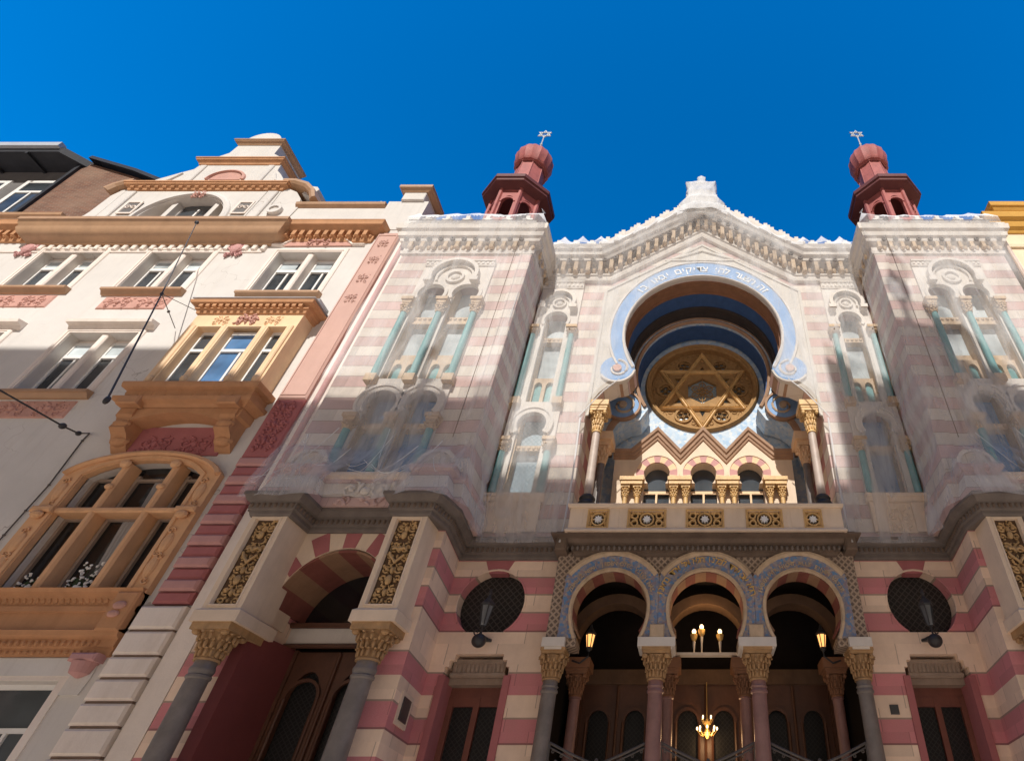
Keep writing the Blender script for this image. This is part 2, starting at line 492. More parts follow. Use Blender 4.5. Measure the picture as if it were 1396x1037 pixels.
    def tube(s, path, r, n=8, mi=0, r2=None):
        P = [Vector(p) for p in path]
        m = len(P)
        V = []
        for i, p in enumerate(P):
            d = (P[min(i + 1, m - 1)] - P[max(i - 1, 0)]).normalized()
            a_ = Vector((0, 0, 1)) if abs(d.z) < .9 else Vector((1, 0, 0))
            u_ = d.cross(a_).normalized(); w_ = d.cross(u_)
            rr = r if r2 is None else r + (r2 - r) * i / (m - 1)
            V += [p + (u_ * math.cos(2 * PI * k / n) + w_ * math.sin(2 * PI * k / n)) * rr for k in range(n)]
        F = [(i * n + k, i * n + (k + 1) % n, (i + 1) * n + (k + 1) % n, (i + 1) * n + k) for i in range(m - 1) for k in range(n)]
        F += [tuple(range(n - 1, -1, -1)), tuple((m - 1) * n + k for k in range(n))]
        return s.add(V, F, mi)

    def lathe(s, prof, cx, cy, n=20, mi=0, ph=0., cap=True):
        V = []
        for r, z in prof:
            V += [(cx + r * math.cos(ph + 2 * PI * k / n), cy + r * math.sin(ph + 2 * PI * k / n), z) for k in range(n)]
        m = len(prof)
        F = [(i * n + k, i * n + (k + 1) % n, (i + 1) * n + (k + 1) % n, (i + 1) * n + k) for i in range(m - 1) for k in range(n)]
        if cap:
            F += [tuple(range(n - 1, -1, -1)), tuple((m - 1) * n + k for k in range(n))]
        return s.add(V, F, mi)

    def blob(s, c, rx, ry, rz, n=8, m=5, mi=0, tilt=0.):
        V = [(0, 0, -1)]
        for i in range(1, m):
            t_ = -PI / 2 + PI * i / m
            V += [(math.cos(t_) * math.cos(2 * PI * k / n), math.cos(t_) * math.sin(2 * PI * k / n), math.sin(t_)) for k in range(n)]
        V.append((0, 0, 1))
        F = [(0, 1 + (k + 1) % n, 1 + k) for k in range(n)]
        for i in range(m - 2):
            F += [(1 + i * n + k, 1 + i * n + (k + 1) % n, 1 + (i + 1) * n + (k + 1) % n, 1 + (i + 1) * n + k) for k in range(n)]
        L = len(V) - 1
        F += [(1 + (m - 2) * n + k, 1 + (m - 2) * n + (k + 1) % n, L) for k in range(n)]
        ct, st = math.cos(tilt), math.sin(tilt)
        W = []
        for a_, b, c_ in V:
            a_, b, c_ = a_ * rx, b * ry, c_ * rz
            a_, c_ = a_ * ct - c_ * st, a_ * st + c_ * ct
            W.append((c[0] + a_, c[1] + b, c[2] + c_))
        return s.add(W, F, mi)

    def spiral(s, cx, y, cz, r, turns=1.4, tr=.014, sgn=1, a0=0., mi=0, n=14):
        pts = []
        for i in range(n + 1):
            k = i / n
            t_ = a0 + sgn * turns * 2 * PI * k
            rr = r * (1 - .82 * k)
            pts.append((cx + rr * math.cos(t_), y, cz + rr * math.sin(t_)))
        return s.tube(pts, tr, 5, mi)


WLOC = {}


def build(name, mb, mats, parent=None, smooth=None, origin=None):
    if mb.cuts:
        first = None
        ends = mb.cuts + [(len(mb.v), len(mb.f))]
        a_, b = 0, 0
        for (vi, fi) in ends:
            if vi > a_:
                q = MB()
                q.v = mb.v[a_:vi]; q.f = [tuple(i - a_ for i in f) for f in mb.f[b:fi]]; q.m = mb.m[b:fi]
                o = build(name, q, mats, parent, smooth)
                first = first or o
            a_, b = vi, fi
        return first
    if isinstance(mats, str): mats = [mats]
    V = mb.v
    lo = [min(p[i] for p in V) for i in range(3)]; hi = [max(p[i] for p in V) for i in range(3)]
    c = Vector(origin) if origin else Vector(((lo[0] + hi[0]) / 2, (lo[1] + hi[1]) / 2, lo[2]))
    me = bpy.data.meshes.new(name)
    me.from_pydata([(p[0] - c.x, p[1] - c.y, p[2] - c.z) for p in V], [], mb.f)
    for m_ in mats: me.materials.append(MATS[m_])
    me.polygons.foreach_set('material_index', mb.m)
    bm = bmesh.new(); bm.from_mesh(me)
    bmesh.ops.remove_doubles(bm, verts=bm.verts, dist=.0004)
    bmesh.ops.recalc_face_normals(bm, faces=bm.faces)
    bm.to_mesh(me); bm.free()
    if smooth:
        me.polygons.foreach_set('use_smooth', [True] * len(me.polygons))
        me.set_sharp_from_angle(angle=R(smooth))
    me.update()
    o = bpy.data.objects.new(name, me)
    COL.objects.link(o)
    if parent is not None:
        o.parent = parent
        o.location = c - WLOC[parent.name]
    else:
        o.location = c
    WLOC[o.name] = c
    return o


def thing(name, label, cat, loc, group=None):
    o = bpy.data.objects.new(name, None)
    o.empty_display_size = .5
    COL.objects.link(o)
    o.location = loc
    WLOC[o.name] = Vector(loc)
    o['label'] = label; o['category'] = cat
    if group: o['group'] = group
    return o


def tag(o, label, cat, group=None):
    o['label'] = label; o['category'] = cat
    if group: o['group'] = group
    return o


def kind(o, k):
    o['kind'] = k
    return o


def arc(cx, cz, a, b, t0, t1, n):
    return [(cx + a * math.cos(t0 + (t1 - t0) * i / n), cz + b * math.sin(t0 + (t1 - t0) * i / n)) for i in range(n + 1)]


def horse(cx, cz, a, bu, bd, zi, zb=None, n=26, leg=None):
    """horseshoe opening, anticlockwise from bottom right"""
    t_ = math.asin(min(.99, (cz - zi) / bd))
    pts = []
    for i in range(n + 1):
        q = -t_ + (PI + 2 * t_) * i / n
        pts.append((cx + a * math.cos(q), cz + (bu if math.sin(q) > 0 else bd) * math.sin(q)))
    if zb is not None:
        L = leg if leg is not None else a * math.cos(t_)
        if leg is not None:
            pts = [(cx + L, zb), (cx + L, zi)] + pts + [(cx - L, zi), (cx - L, zb)]
        else:
            pts = [(cx + L, zb)] + pts + [(cx - L, zb)]
    return pts


def circle(cx, cz, r, n=28):
    return [(cx + r * math.cos(2 * PI * i / n), cz + r * math.sin(2 * PI * i / n)) for i in range(n)]


def rect(x0, x1, z0, z1):
    return [(x0, z0), (x1, z0), (x1, z1), (x0, z1)]


def capital(mb, cx, cy, z0, z1, r, w, leaf=0, aba=0, sides=10):
    """leafy capital from a shaft of radius r up to a square block of half width w"""
    h = z1 - z0
    mb.lathe([(r * 1.18, z0), (r * 1.18, z0 + .05 * h), (r, z0 + .08 * h), (r * 1.05, z0 + .4 * h), (r * 1.35, z0 + .68 * h), (w * .92, z0 + .78 * h)], cx, cy, 16, leaf)
    for row, (zz, rr, s_) in enumerate(((z0 + .2 * h, r * 1.16, .12), (z0 + .42 * h, r * 1.34, .13), (z0 + .62 * h, r * 1.66, .11))):
        for k in range(sides):
            a_ = 2 * PI * (k + .5 * row) / sides
            wl = 2.0 * r / sides
            mb.blob((cx + rr * math.cos(a_), cy + rr * math.sin(a_), zz), wl * 1.3, wl * 1.3, s_ * h, 6, 4, leaf)
            mb.blob((cx + rr * 1.18 * math.cos(a_), cy + rr * 1.18 * math.sin(a_), zz + s_ * h * .85), wl * 1.15, wl * 1.15, .035 * h, 6, 4, leaf)
    mb.lathe([(r * 1.12, z0 + .31 * h), (r * 1.3, z0 + .325 * h), (r * 1.12, z0 + .34 * h)], cx, cy, 16, leaf, cap=False)
    for sx in (-1, 1):
        for sy in (-1, 1):
            mb.blob((cx + sx * w * .82, cy + sy * w * .82, z0 + .73 * h), w * .24, w * .24, .09 * h, 8, 5, leaf)
    mb.box(cx - w, cx + w, cy - w, cy + w, z0 + .8 * h, z0 + .9 * h, aba)
    mb.box(cx - w * 1.08, cx + w * 1.08, cy - w * 1.08, cy + w * 1.08, z0 + .9 * h, z1, aba)


def carved(mb, x0, x1, z0, z1, y, unit, seed, tr=.014, mi=0, rows=None):
    """mirrored scrollwork relief filling a panel"""
    rnd = random.Random(seed)
    cx = (x0 + x1) / 2; hw = (x1 - x0) / 2
    n = rows or max(1, int(round((z1 - z0) / unit)))
    h = (z1 - z0) / n
    for i in range(n):
        zc = z0 + h * (i + .5)
        for sgn in (-1, 1):
            mb.spiral(cx + sgn * hw * .52, y, zc + h * .1, min(hw * .46, h * .4), 1.4, tr, sgn, PI / 2, mi)
            mb.spiral(cx + sgn * hw * .6, y, zc - h * .33, min(hw * .3, h * .22), 1.2, tr * .9, -sgn, -PI / 2, mi)
            mb.blob((cx + sgn * hw * .52, y, zc + h * .1), tr * 2, tr * 1.6, tr * 2, 6, 4, mi)
            for k in range(5):
                mb.blob((cx + sgn * hw * rnd.uniform(.12, .92), y + .004, zc + h * rnd.uniform(-.48, .48)),
                        hw * rnd.uniform(.07, .15), tr * 1.3, h * rnd.uniform(.05, .11), 6, 4, mi, rnd.uniform(-1, 1))
        mb.blob((cx, y - .006, zc + h * .02), hw * .17, tr * 2.6, h * .17, 8, 6, mi)
        mb.blob((cx, y, zc - h * .32), hw * .1, tr * 2, h * .1, 8, 5, mi)
        for sgn in (-1, 1):
            mb.blob((cx + sgn * hw * .2, y, zc + h * .26), hw * .07, tr * 1.6, h * .14, 6, 4, mi, sgn * .6)


FONT = None


def letters(name, text, cx, cz, a, b, y, size, t0, t1, mat, parent, depth=.02, flip=False):
    """letters set one by one round an arch; text runs from angle t0 to t1"""
    mb = MB()
    n = len(text)
    dg = None
    for i, ch in enumerate(text):
        if ch == ' ': continue
        t_ = t0 + (t1 - t0) * (i + .5) / n
        cu = bpy.data.curves.new('letter_outline', 'FONT')
        cu.body = ch; cu.size = size; cu.align_x = 'CENTER'; cu.align_y = 'CENTER'
        cu.extrude = depth / 2; cu.resolution_u = 2
        ob = bpy.data.objects.new('letter_outline', cu)
        COL.objects.link(ob)
        bpy.context.view_layer.update()
        me = ob.to_mesh()
        px, pz = cx + a * math.cos(t_), cz + b * math.sin(t_)
        nx, nz = math.cos(t_) / a, math.sin(t_) / b
        L = math.hypot(nx, nz); nx, nz = nx / L, nz / L
        V = []
        for v in me.vertices:
            u_, w_, d_ = v.co.x, v.co.y, v.co.z
            # right of reading = clockwise tangent (nz,-nx); up = outward (nx,nz)
            V.append((px + u_ * nz + w_ * nx, y - d_, pz - u_ * nx + w_ * nz))
        mb.add(V, [tuple(p.vertices) for p in me.polygons])
        ob.to_mesh_clear()
        bpy.data.objects.remove(ob); bpy.data.curves.remove(cu)
    if mb.v:
        return build(name, mb, mat, parent)

# ================================================================== SYNAGOGUE
SYN = thing('synagogue', 'pink and cream striped synagogue with big horseshoe arch, twin red turrets, upper walls netted', 'synagogue', (0, 0, 0))

# ---- central upper wall with the great arch
ACX, ACZ = 0.0, 12.8


def niche_outline(a=2.12, bu=2.33, bd=2.40, zi=11.42, low=2.85, zb=6.62, n=34, zlow=9.8, zc=11.05):
    """horseshoe head over a wider rectangular opening; anticlockwise from bottom right"""
    t_ = math.asin((ACZ - zi) / bd)
    head = [(a * math.cos(-t_ + (PI + 2 * t_) * i / n), ACZ + (bu if math.sin(-t_ + (PI + 2 * t_) * i / n) > 0 else bd) * math.sin(-t_ + (PI + 2 * t_) * i / n)) for i in range(n + 1)]
    xs = head[0][0]
    right = [(low, zb), (low, zlow)]
    for i in range(1, 6):
        k = i / 6 * PI / 2
        # quarter curve from (low, zlow) up to (xs+.25, zc)
        right.append((xs + .25 + (low - xs - .25) * math.cos(k), zlow + (zc - zlow) * math.sin(k)))
    right.append((xs + .2, zc + .03))
    left = [(-p[0], p[1]) for p in reversed(right)]
    return right + head + left


hole = niche_outline()
GAB = [(-4.76, 6.62), (4.76, 6.62), (4.76, 15.2), (2.75, 15.2), (0, 17.45), (-2.75, 15.2), (-4.76, 15.2)]
# opening is cut from the bottom edge: build outer loop as one polygon
outer = [(2.85, 6.62), (4.76, 6.62), (4.76, 15.2), (2.75, 15.2), (0, 17.45), (-2.75, 15.2), (-4.76, 15.2), (-4.76, 6.62), (-2.85, 6.62)]
rev = list(reversed(hole))          # from bottom left up and over to bottom right
poly = outer + rev[1:-1]
gw_holes = [rect(s * 4.08 - .34, s * 4.08 + .34, a_, b) for s in (-1, 1) for a_, b in ((7.84, 10.1), (10.38, 13.7))]
mb = MB().prism(poly, 0, .5, holes=gw_holes, ms=0)
build('gable_wall', mb, 'upper_masonry', SYN)

# smooth framed field round the arch
fo = [(2.85, 9.82), (2.85, 14.55), (0, 16.8), (-2.85, 14.55), (-2.85, 9.82)]
fh = [p for p in rev if p[1] > 9.81]
mb = MB().prism(fo + fh, -.10, 0)
mb.vsweep([(-2.78, 9.95), (-2.78, 14.5), (0, 16.7), (2.78, 14.5), (2.78, 9.95)], -.1, [(0, -.05), (.035, -.05), (.035, .02), (0, .02)])
# small raised triangle over the arch
mb.vsweep([(-.95, 15.98), (0, 16.42), (.95, 15.98)], -.1, [(0, -.05), (.05, -.04), (.05, .03), (0, .04)])
mb.vsweep([(-1.15, 15.95), (1.15, 15.95)], -.1, [(0, -.03), (.04, -.03), (.04, .03), (0, .03)])
build('arch_field', mb, 'field_stone', SYN)


def band_pts(a, bu, bd, zi, n=40):
    t_ = math.asin((ACZ - zi) / bd)
    return [(a * math.cos(q), ACZ + (bu if math.sin(q) > 0 else bd) * math.sin(q)) for q in [-t_ + (PI + 2 * t_) * i / n for i in range(n + 1)]]


inn = band_pts(2.13, 2.34, 2.40, 11.5)
out_ = band_pts(2.53, 3.02, 2.5, 11.62)
mb = MB().prism(out_ + list(reversed(inn)), -.13, -.1, mi=0)
for s in (-1, 1):
    cx = s * 2.2
    mb.prism(circle(cx, 11.45, .44, 26), -.134, -.1, mi=0)
    mb.spiral(cx, -.14, 11.45, .30, 1.2, .035, s, PI / 2, 1, 20)
    mb.ring(cx, 11.45, .0, .11, -.19, -.13, n=16, mi=2)
    mb.ring(cx, 11.45, .42, .47, -.17, -.1, a0=R(-170) if s > 0 else R(-150), a1=R(-30) if s > 0 else R(-10), n=14, mi=1)
mb.vsweep(list(reversed(inn)), -.1, [(0, -.06), (.07, -.05), (.09, 0), (.07, .02), (0, .03)], mi=1)
mb.vsweep(list(reversed(out_)), -.1, [(0, -.03), (.05, -.03), (.06, .02), (0, .05)], mi=1)
AV = build('archivolt', mb, ['blue_band', 'pale_stone', 'pink_smooth'], SYN)
letters('lettering', 'זה השער לה׳ צדיקים יבאו בו'[::-1], 0, ACZ, 2.33, 2.68, -.14, .36, R(143), R(37), 'white_letter', AV)

# soffit of the great arch: moulded brown, blue, dark
def soffit(a, bu, bd, zi, y0, y1, th, mat, name, parent=SYN):
    p0 = band_pts(a, bu, bd, zi); p1 = band_pts(a + th, bu + th, bd + th, zi)
    return build(name, MB().prism(p1 + list(reversed(p0)), y0, y1), mat, parent)

mb = MB()
for (y0, y1, d) in ((.02, .12, .012), (.12, .2, .03), (.2, .42, .012), (.42, .5, .035)):
    p0 = band_pts(2.12 - d, 2.33 - d, 2.4 - d, 11.5); p1 = band_pts(2.3, 2.5, 2.6, 11.5)
    mb.prism(p1 + list(reversed(p0)), y0, y1)
build('arch_moulding', mb, 'brown_moulding', SYN)
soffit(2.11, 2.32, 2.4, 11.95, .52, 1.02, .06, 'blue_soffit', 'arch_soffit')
mb = MB()
for (y0, y1, d) in ((1.02, 1.1, .06), (1.1, 1.3, .03), (1.3, 1.36, .06), (1.36, 1.5, .04)):
    p0 = band_pts(2.11 - d, 2.32 - d, 2.4 - d, 11.95); p1 = band_pts(2.17, 2.38, 2.46, 11.95)
    mb.prism(p1 + list(reversed(p0)), y0, y1)
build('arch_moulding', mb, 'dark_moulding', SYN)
# solid haunches behind the bands
hp = [q for q in band_pts(2.16, 2.37, 2.45, 11.95)]
mb = MB().prism([(2.85, 11.95), (2.85, 15.3), (-2.85, 15.3), (-2.85, 11.95)] + hp[::-1], .525, 1.495)
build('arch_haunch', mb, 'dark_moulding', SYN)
# front scroll undersides (the thickness of the arch ends)
mb = MB()
for s in (-1, 1):
    mb.cut()
    mb.prism(circle(s * 2.2, 11.45, .43, 28), 0, .52, mi=0)
build('arch_springer', mb, 'inner_arch_stone', SYN, 40)
mb = MB()
for s in (-1, 1):
    x0, x1 = sorted((s * 2.85, s * 3.1))
    mb.cut(); mb.box(x0, x1, .5, 2.6, 6.6, 15.5)
build('niche_side_wall', mb, 'niche_masonry', SYN)
build('niche_ceiling', MB().box(-3.1, 3.1, .5, 2.6, 15.3, 15.5), 'dark_moulding', SYN)

# second order of the arch, set back
h2 = niche_outline(1.90, 2.08, 2.3, 11.42, 2.62, 6.62, 34, 9.9, 11.02)
o2 = [(2.85, 6.62), (2.85, 15.3), (-2.85, 15.3), (-2.85, 6.62)]
p2 = [(2.35, 6.62)] + o2 + [(-2.35, 6.62)] + list(reversed(h2))[1:-1]
hi2 = [(x_, z_) for x_, z_ in p2]
up = [p for p in list(reversed(h2)) if p[1] > 9.89]
mb = MB().prism([(2.85, 9.9), (2.85, 15.3), (-2.85, 15.3), (-2.85, 9.9)] + up, 1.5, 2.2, mh=0)
build('inner_arch_wall', mb, 'blue_mosaic', SYN)
mb = MB()
b0 = [(x_ * 1.0, z_) for x_, z_ in band_pts(1.9, 2.08, 2.3, 11.5)]
mb.vsweep(list(reversed(b0)), 1.5, [(0, -.1), (.06, -.08), (.08, -.03), (.05, 0), (0, .02)])
mb.vsweep(list(reversed(b0)), 1.5, [(0, -.24), (.04, -.22), (.04, -.18), (0, -.16)])
build('inner_arch', mb, 'inner_arch_stone', SYN)
mb = MB()
p0 = band_pts(1.86, 2.04, 2.26, 11.5); p1 = band_pts(1.9, 2.08, 2.3, 11.5)
mb.prism(p1 + list(reversed(p0)), 1.62, 2.2)
build('inner_soffit', mb, 'blue_soffit', SYN)
mb = MB()
for s in (-1, 1):
    mb.cut(); mb.prism(circle(s * 2.2, 11.45, .47, 28), 1.38, 2.0, mi=0, ms=2)
    mb.ring(s * 2.2, 11.45, .44, .5, 1.34, 1.42, n=24, mi=2)
    mb.spiral(s * 2.2, 1.37, 11.45, .34, 1.3, .035, s, PI / 2, 1, 18)
    mb.ring(s * 2.2, 11.45, 0, .1, 1.3, 1.4, n=14, mi=1)
build('inner_scroll', mb, ['blue_band', 'cap_stone', 'inner_arch_stone'], SYN, 40)
mb = MB()
for s in (-1, 1):
    pts = [(s * (2.12 + .36 * math.cos(k)), 10.25 + .80 * math.sin(k)) for k in [PI / 2 * i / 8 for i in range(9)]]
    pts2 = [(s * (2.12 + .54 * math.cos(k)), 10.25 + 1.0 * math.sin(k)) for k in [PI / 2 * i / 8 for i in range(9)]]
    mb.cut(); mb.prism(pts + list(reversed(pts2)), 1.45, 2.15)
build('inner_springer', mb, 'inner_arch_stone', SYN, 40)

# back wall of the niche: blue mosaic
mb = MB().prism(rect(-2.85, 2.85, 6.6, 15.3), 2.3, 2.7, holes=[circle(0, 12.92, 1.58, 48)])
build('mosaic_wall', mb, 'blue_mosaic', SYN)

# ---- rose window
RZ = 12.92
mb = MB()
cpts = [(1.62 * math.cos(-2 * PI * i / 56), RZ + 1.62 * math.sin(-2 * PI * i / 56)) for i in range(56)]
mb.vsweep(cpts, 2.3, [(-.36, .06), (.02, .07), (.05, .04), (.05, .0), (.1, -.02), (.12, -.06), (.07, -.1), (0, -.12)], closed=True)
for k in range(40):
    q = 2 * PI * k / 40
    mb.blob((1.6 * math.cos(q), 2.27, RZ + 1.6 * math.sin(q)), .035, .03, .035, 6, 4)
ROSE = build('rose_window', mb, 'rose_stone', SYN, 40)
holes = []
hexp = [(.50 * math.cos(PI / 6 + PI / 3 * k), RZ + .50 * math.sin(PI / 6 + PI / 3 * k)) for k in range(6)]
holes.append(hexp)
for k in range(6):
    q = PI / 3 * k
    holes.append(circle(1.13 * math.cos(q), RZ + 1.13 * math.sin(q), .21, 18))
    q = PI / 6 + PI / 3 * k
    c_ = (.80 * math.cos(q), RZ + .80 * math.sin(q))
    holes.append([(c_[0] + rr * math.cos(q + d), c_[1] + rr * math.sin(q + d)) for rr, d in ((.2, 0), (.15, 2.1), (.15, -2.1))])
mb = MB().prism(circle(0, RZ, 1.57, 48), 2.50, 2.62, holes=holes)
for k in range(6):
    q = PI / 3 * k
    mb.ring(1.13 * math.cos(q), RZ + 1.13 * math.sin(q), .205, .27, 2.45, 2.50, n=18)
for k in range(60):
    q = 2 * PI * k / 60
    mb.blob((1.47 * math.cos(q), 2.49, RZ + 1.47 * math.sin(q)), .045, .03, .045, 6, 4)
for k in range(6):
    q = PI / 3 * k
    cx_, cz_ = 1.13 * math.cos(q), RZ + 1.13 * math.sin(q)
    for j in range(4):
        e_ = PI / 2 * j + q
        mb.ring(cx_ + .11 * math.cos(e_), cz_ + .11 * math.sin(e_), .07, .10, 2.50, 2.58, n=10)
    for sg in (-1, 1):
        e_ = q + sg * .33
        mb.spiral(1.28 * math.cos(e_), 2.49, RZ + 1.28 * math.sin(e_), .13, 1.4, .016, sg, e_)
        e_ = q + sg * .22
        mb.blob((.86 * math.cos(e_), 2.49, RZ + .86 * math.sin(e_)), .05, .025, .05, 6, 4)
    q2 = PI / 6 + PI / 3 * k
    mb.blob((1.2 * math.cos(q2), 2.48, RZ + 1.2 * math.sin(q2)), .07, .03, .07, 8, 4)
    mb.tube([(0, 2.55, RZ), (.5 * math.cos(q2), 2.55, RZ + .5 * math.sin(q2))], .014, 5)
    mb.ring(.25 * math.cos(q2), RZ + .25 * math.sin(q2), .09, .115, 2.54, 2.57, n=12)
mb.ring(0, RZ, .09, .125, 2.53, 2.57, n=16)
build('tracery', mb, 'rose_stone', ROSE)
mb = MB()
for rot in (PI / 2, -PI / 2):
    tri = [(1.42 * math.cos(rot - 2 * PI * k / 3), RZ + 1.42 * math.sin(rot - 2 * PI * k / 3)) for k in range(3)]
    mb.vsweep(tri, 2.50, [(0, .055), (.07, .05), (.10, .025), (.06, 0), (.06, -.02), (.10, -.045), (.07, -.07), (0, -.075)], closed=True)
build('hexagram', mb, 'gilded_stone', ROSE)
build('pane', MB().prism(circle(0, RZ, 1.56, 40), 2.64, 2.66), 'leaded_blue', ROSE)

# ---- zigzag screen with three little windows behind the balcony
SY = 1.72
zig = [(-2.32, 7.1), (2.32, 7.1), (2.32, 10.05), (1.86, 10.05), (1.22, 10.72), (.6, 9.98), (0, 10.72), (-.6, 9.98), (-1.22, 10.72), (-1.86, 10.05), (-2.32, 10.05)]
hs_ = [horse(c_, 9.46, .325, .325, .36, 9.2, 8.0, 20, leg=.335) for c_ in (-1.2, 0, 1.2)]
mb = MB().prism(zig, SY, SY + .5, holes=hs_)
SCR = build('balcony_screen', mb, 'cream_stone', SYN)
mb = MB()
mb.vsweep([(-2.36, 10.05), (-1.86, 10.05), (-1.22, 10.72), (-.6, 9.98), (0, 10.72), (.6, 9.98), (1.22, 10.72), (1.86, 10.05), (2.36, 10.05)], SY,
          [(0, .15), (.04, .13), (.05, .08), (.09, .06), (.10, .0), (.15, -.03), (.16, -.10), (.06, -.13), (-.4, -.14)])
build('zigzag_cornice', mb, 'zig_stone', SCR)
mb = MB()
for c_ in (-1.2, 0, 1.2):
    mb.cut(); mb.ring(c_, 9.46, .335, .53, SY - .05, SY + .02, R(-28), R(208), 22, 0, alt=11)
    mb.ring(c_, 9.46, .53, .575, SY - .07, SY + .02, R(-25), R(205), 22, 2)
build('voussoir', mb, ['ochre_light', 'rust_pink', 'cream_stone'], SCR)
mb = MB()
for c_ in (-1.8, -.6, .6, 1.8):
    mb.cut(); mb.box(c_ - .30, c_ + .30, SY - .32, SY + .1, 9.12, 9.22)
    mb.box(c_ - .27, c_ + .27, SY - .29, SY + .1, 9.02, 9.12)
    for dx in (-.15, .15):
        capital(mb, c_ + dx, SY - .14, 8.72, 9.03, .06, .11, sides=8)
        mb.lathe([(.06, 7.9), (.055, 8.72)], c_ + dx, SY - .14, 12)
build('column_pair', mb, 'gilded_stone', SCR, 40)
mb = MB()
for c_ in (-1.2, 0, 1.2):
    mb.cut(); mb.box(c_ - .33, c_ + .33, SY + .2, SY + .25, 9.0, 9.08)
    mb.box(c_ - .025, c_ + .025, SY + .2, SY + .25, 8.0, 9.0)
build('window_bar', mb, 'ochre_light', SCR)
build('pane', MB().box(-2.0, 2.0, SY + .3, SY + .32, 7.2, 9.9), 'window_glass', SCR)

# ---- tall columns at the mouth of the niche
for s in (-1, 1):
    cx = s * 2.56
    mb = MB().lathe([(.092, 7.9), (.10, 8.2), (.09, 9.6)], cx, .12, 20)
    c0 = build('balcony_column', mb, 'pale_marble', SYN, 40)
    mb = MB(); capital(mb, cx, .12, 9.6, 10.3, .095, .2, sides=12)
    mb.box(cx - .24, cx + .24, -.12, .45, 10.3, 10.45)
    build('capital', mb, 'gilded_stone', c0, 40)
    mb = MB().lathe([(.23, 7.2), (.23, 7.55), (.2, 7.6), (.22, 7.68), (.16, 7.78), (.18, 7.84), (.13, 7.92)], cx, .12, 20)
    build('base', mb, 'iron', c0, 40)
    cx = s * 2.58
    mb = MB().lathe([(.1, 7.0), (.095, 9.5)], cx, 1.25, 18)
    c0 = build('balcony_column', mb, 'granite', SYN, 40)
    mb = MB(); capital(mb, cx, 1.25, 9.45, 10.05, .1, .2)
    mb.box(cx - .26, cx + .26, .95, 1.6, 10.05, 10.28)
    build('capital', mb, 'ochre_light', c0, 40)

# ---- balcony slab, parapet with pierced star panels
mb = MB()
mb.box(-2.64, 2.64, -.78, 2.3, 6.655, 6.7)
build('balcony_floor', mb, 'cream_stone', SYN)
pans = [(-2.10, .18), (-1.15, .35), (-.02, .345), (1.14, .33), (2.09, .15)]
holes = [rect(c_ - w, c_ + w, 6.735, 7.065) for c_, w in pans]
mb = MB().prism(rect(-2.66, 2.66, 6.64, 7.13), -.8, -.62, holes=holes)
for s in (-1, 1):
    x0, x1 = sorted((s * 2.66, s * 2.48)); mb.box(x0, x1, -.62, 0, 6.64, 7.13)
mb.hsweep([(2.66, 0), (2.66, -.8), (-2.66, -.8), (-2.66, 0)][::-1], [(-.2, 7.13), (.03, 7.13), (.05, 7.15), (.06, 7.2), (.02, 7.23), (-.2, 7.23)])
mb.hsweep([(-2.66, 0), (-2.66, -.8), (2.66, -.8), (2.66, 0)], [(0, 6.70), (.02, 6.70), (.05, 6.66), (.05, 6.63), (0, 6.63)])
for xx in (-1.63, -1.7, -.58, -.66, .53, .61, 1.58, 1.66, -2.4, 2.4):
    mb.box(xx - .008, xx + .008, -.806, -.79, 6.72, 7.1)
PAR = build('balcony_parapet', mb, 'cream_stone', SYN)
for c_, w in pans:
    mb = MB()
    mb.vsweep([(c_ + w, 6.735), (c_ - w, 6.735), (c_ - w, 7.065), (c_ + w, 7.065)][::-1], -.8, [(0, .0), (.025, .01), (.025, .03), (-.1, .035)], closed=True)
    zc = 6.9
    st = []
    for k in range(16):
        rr = .085 if k % 2 == 0 else .05
        st.append((c_ + rr * math.cos(PI / 8 * k), zc + rr * math.sin(PI / 8 * k)))
    mb.prism(st, -.80, -.72, mi=1)
    mb.ring(c_, zc, .115, .145, -.79, -.72, n=20)
    nx_ = 2 if w > .25 else 1
    for sx in (-1, 1):
        mb.box(c_ + sx * w * .97 - .012, c_ + sx * w * .97 + .012, -.785, -.72, 6.735, 7.065)
        for zz in (6.82, 6.98):
            if w > .25:
                mb.ring(c_ + sx * w * .68, zz, .045, .075, -.785, -.72, n=12)
                mb.blob((c_ + sx * w * .44, -.76, zz + (.05 if zz > 6.9 else -.05)), .05, .03, .03, 6, 4)
                mb.blob((c_ + sx * w * .88, -.76, zz), .03, .03, .05, 6, 4)
            else:
                mb.blob((c_ + sx * w * .78, -.76, zz), .025, .03, .055, 6, 4)
        mb.blob((c_ + sx * w * .62, -.76, zc), .05, .03, .022, 6, 4)
    for zz in (6.75, 7.05):
        for i in range(7):
            mb.blob((c_ + (i - 3) * w * .27, -.76, zz), .028, .03, .02, 6, 4)
    pp = build('pierced_panel', mb, ['gilded_stone', 'white_frame'], PAR)
build('panel_backing', MB().box(-2.6, 2.6, -.68, -.66, 6.7, 7.1), 'carved_ground', PAR)

# ---- raking cornice of the gable, corbel table, crest
rake = [(-4.72, 15.05), (-2.72, 15.05), (0, 17.28), (2.72, 15.05), (4.72, 15.05)]
mb = MB()
mb.vsweep(rake, 0, [(0, .06), (.1, .05), (.12, -.02), (.12, -.12), (.16, -.14), (.16, -.2), (.05, -.22), (.05, -.62), (.3, -.66), (.32, -.8), (.40, -.82), (.42, -.96), (.50, -1.0), (.52, -1.14), (.44, -1.18), (.44, -1.3), (-.3, -1.32)])
GC = build('gable_cornice', mb, 'pale_stone', SYN)
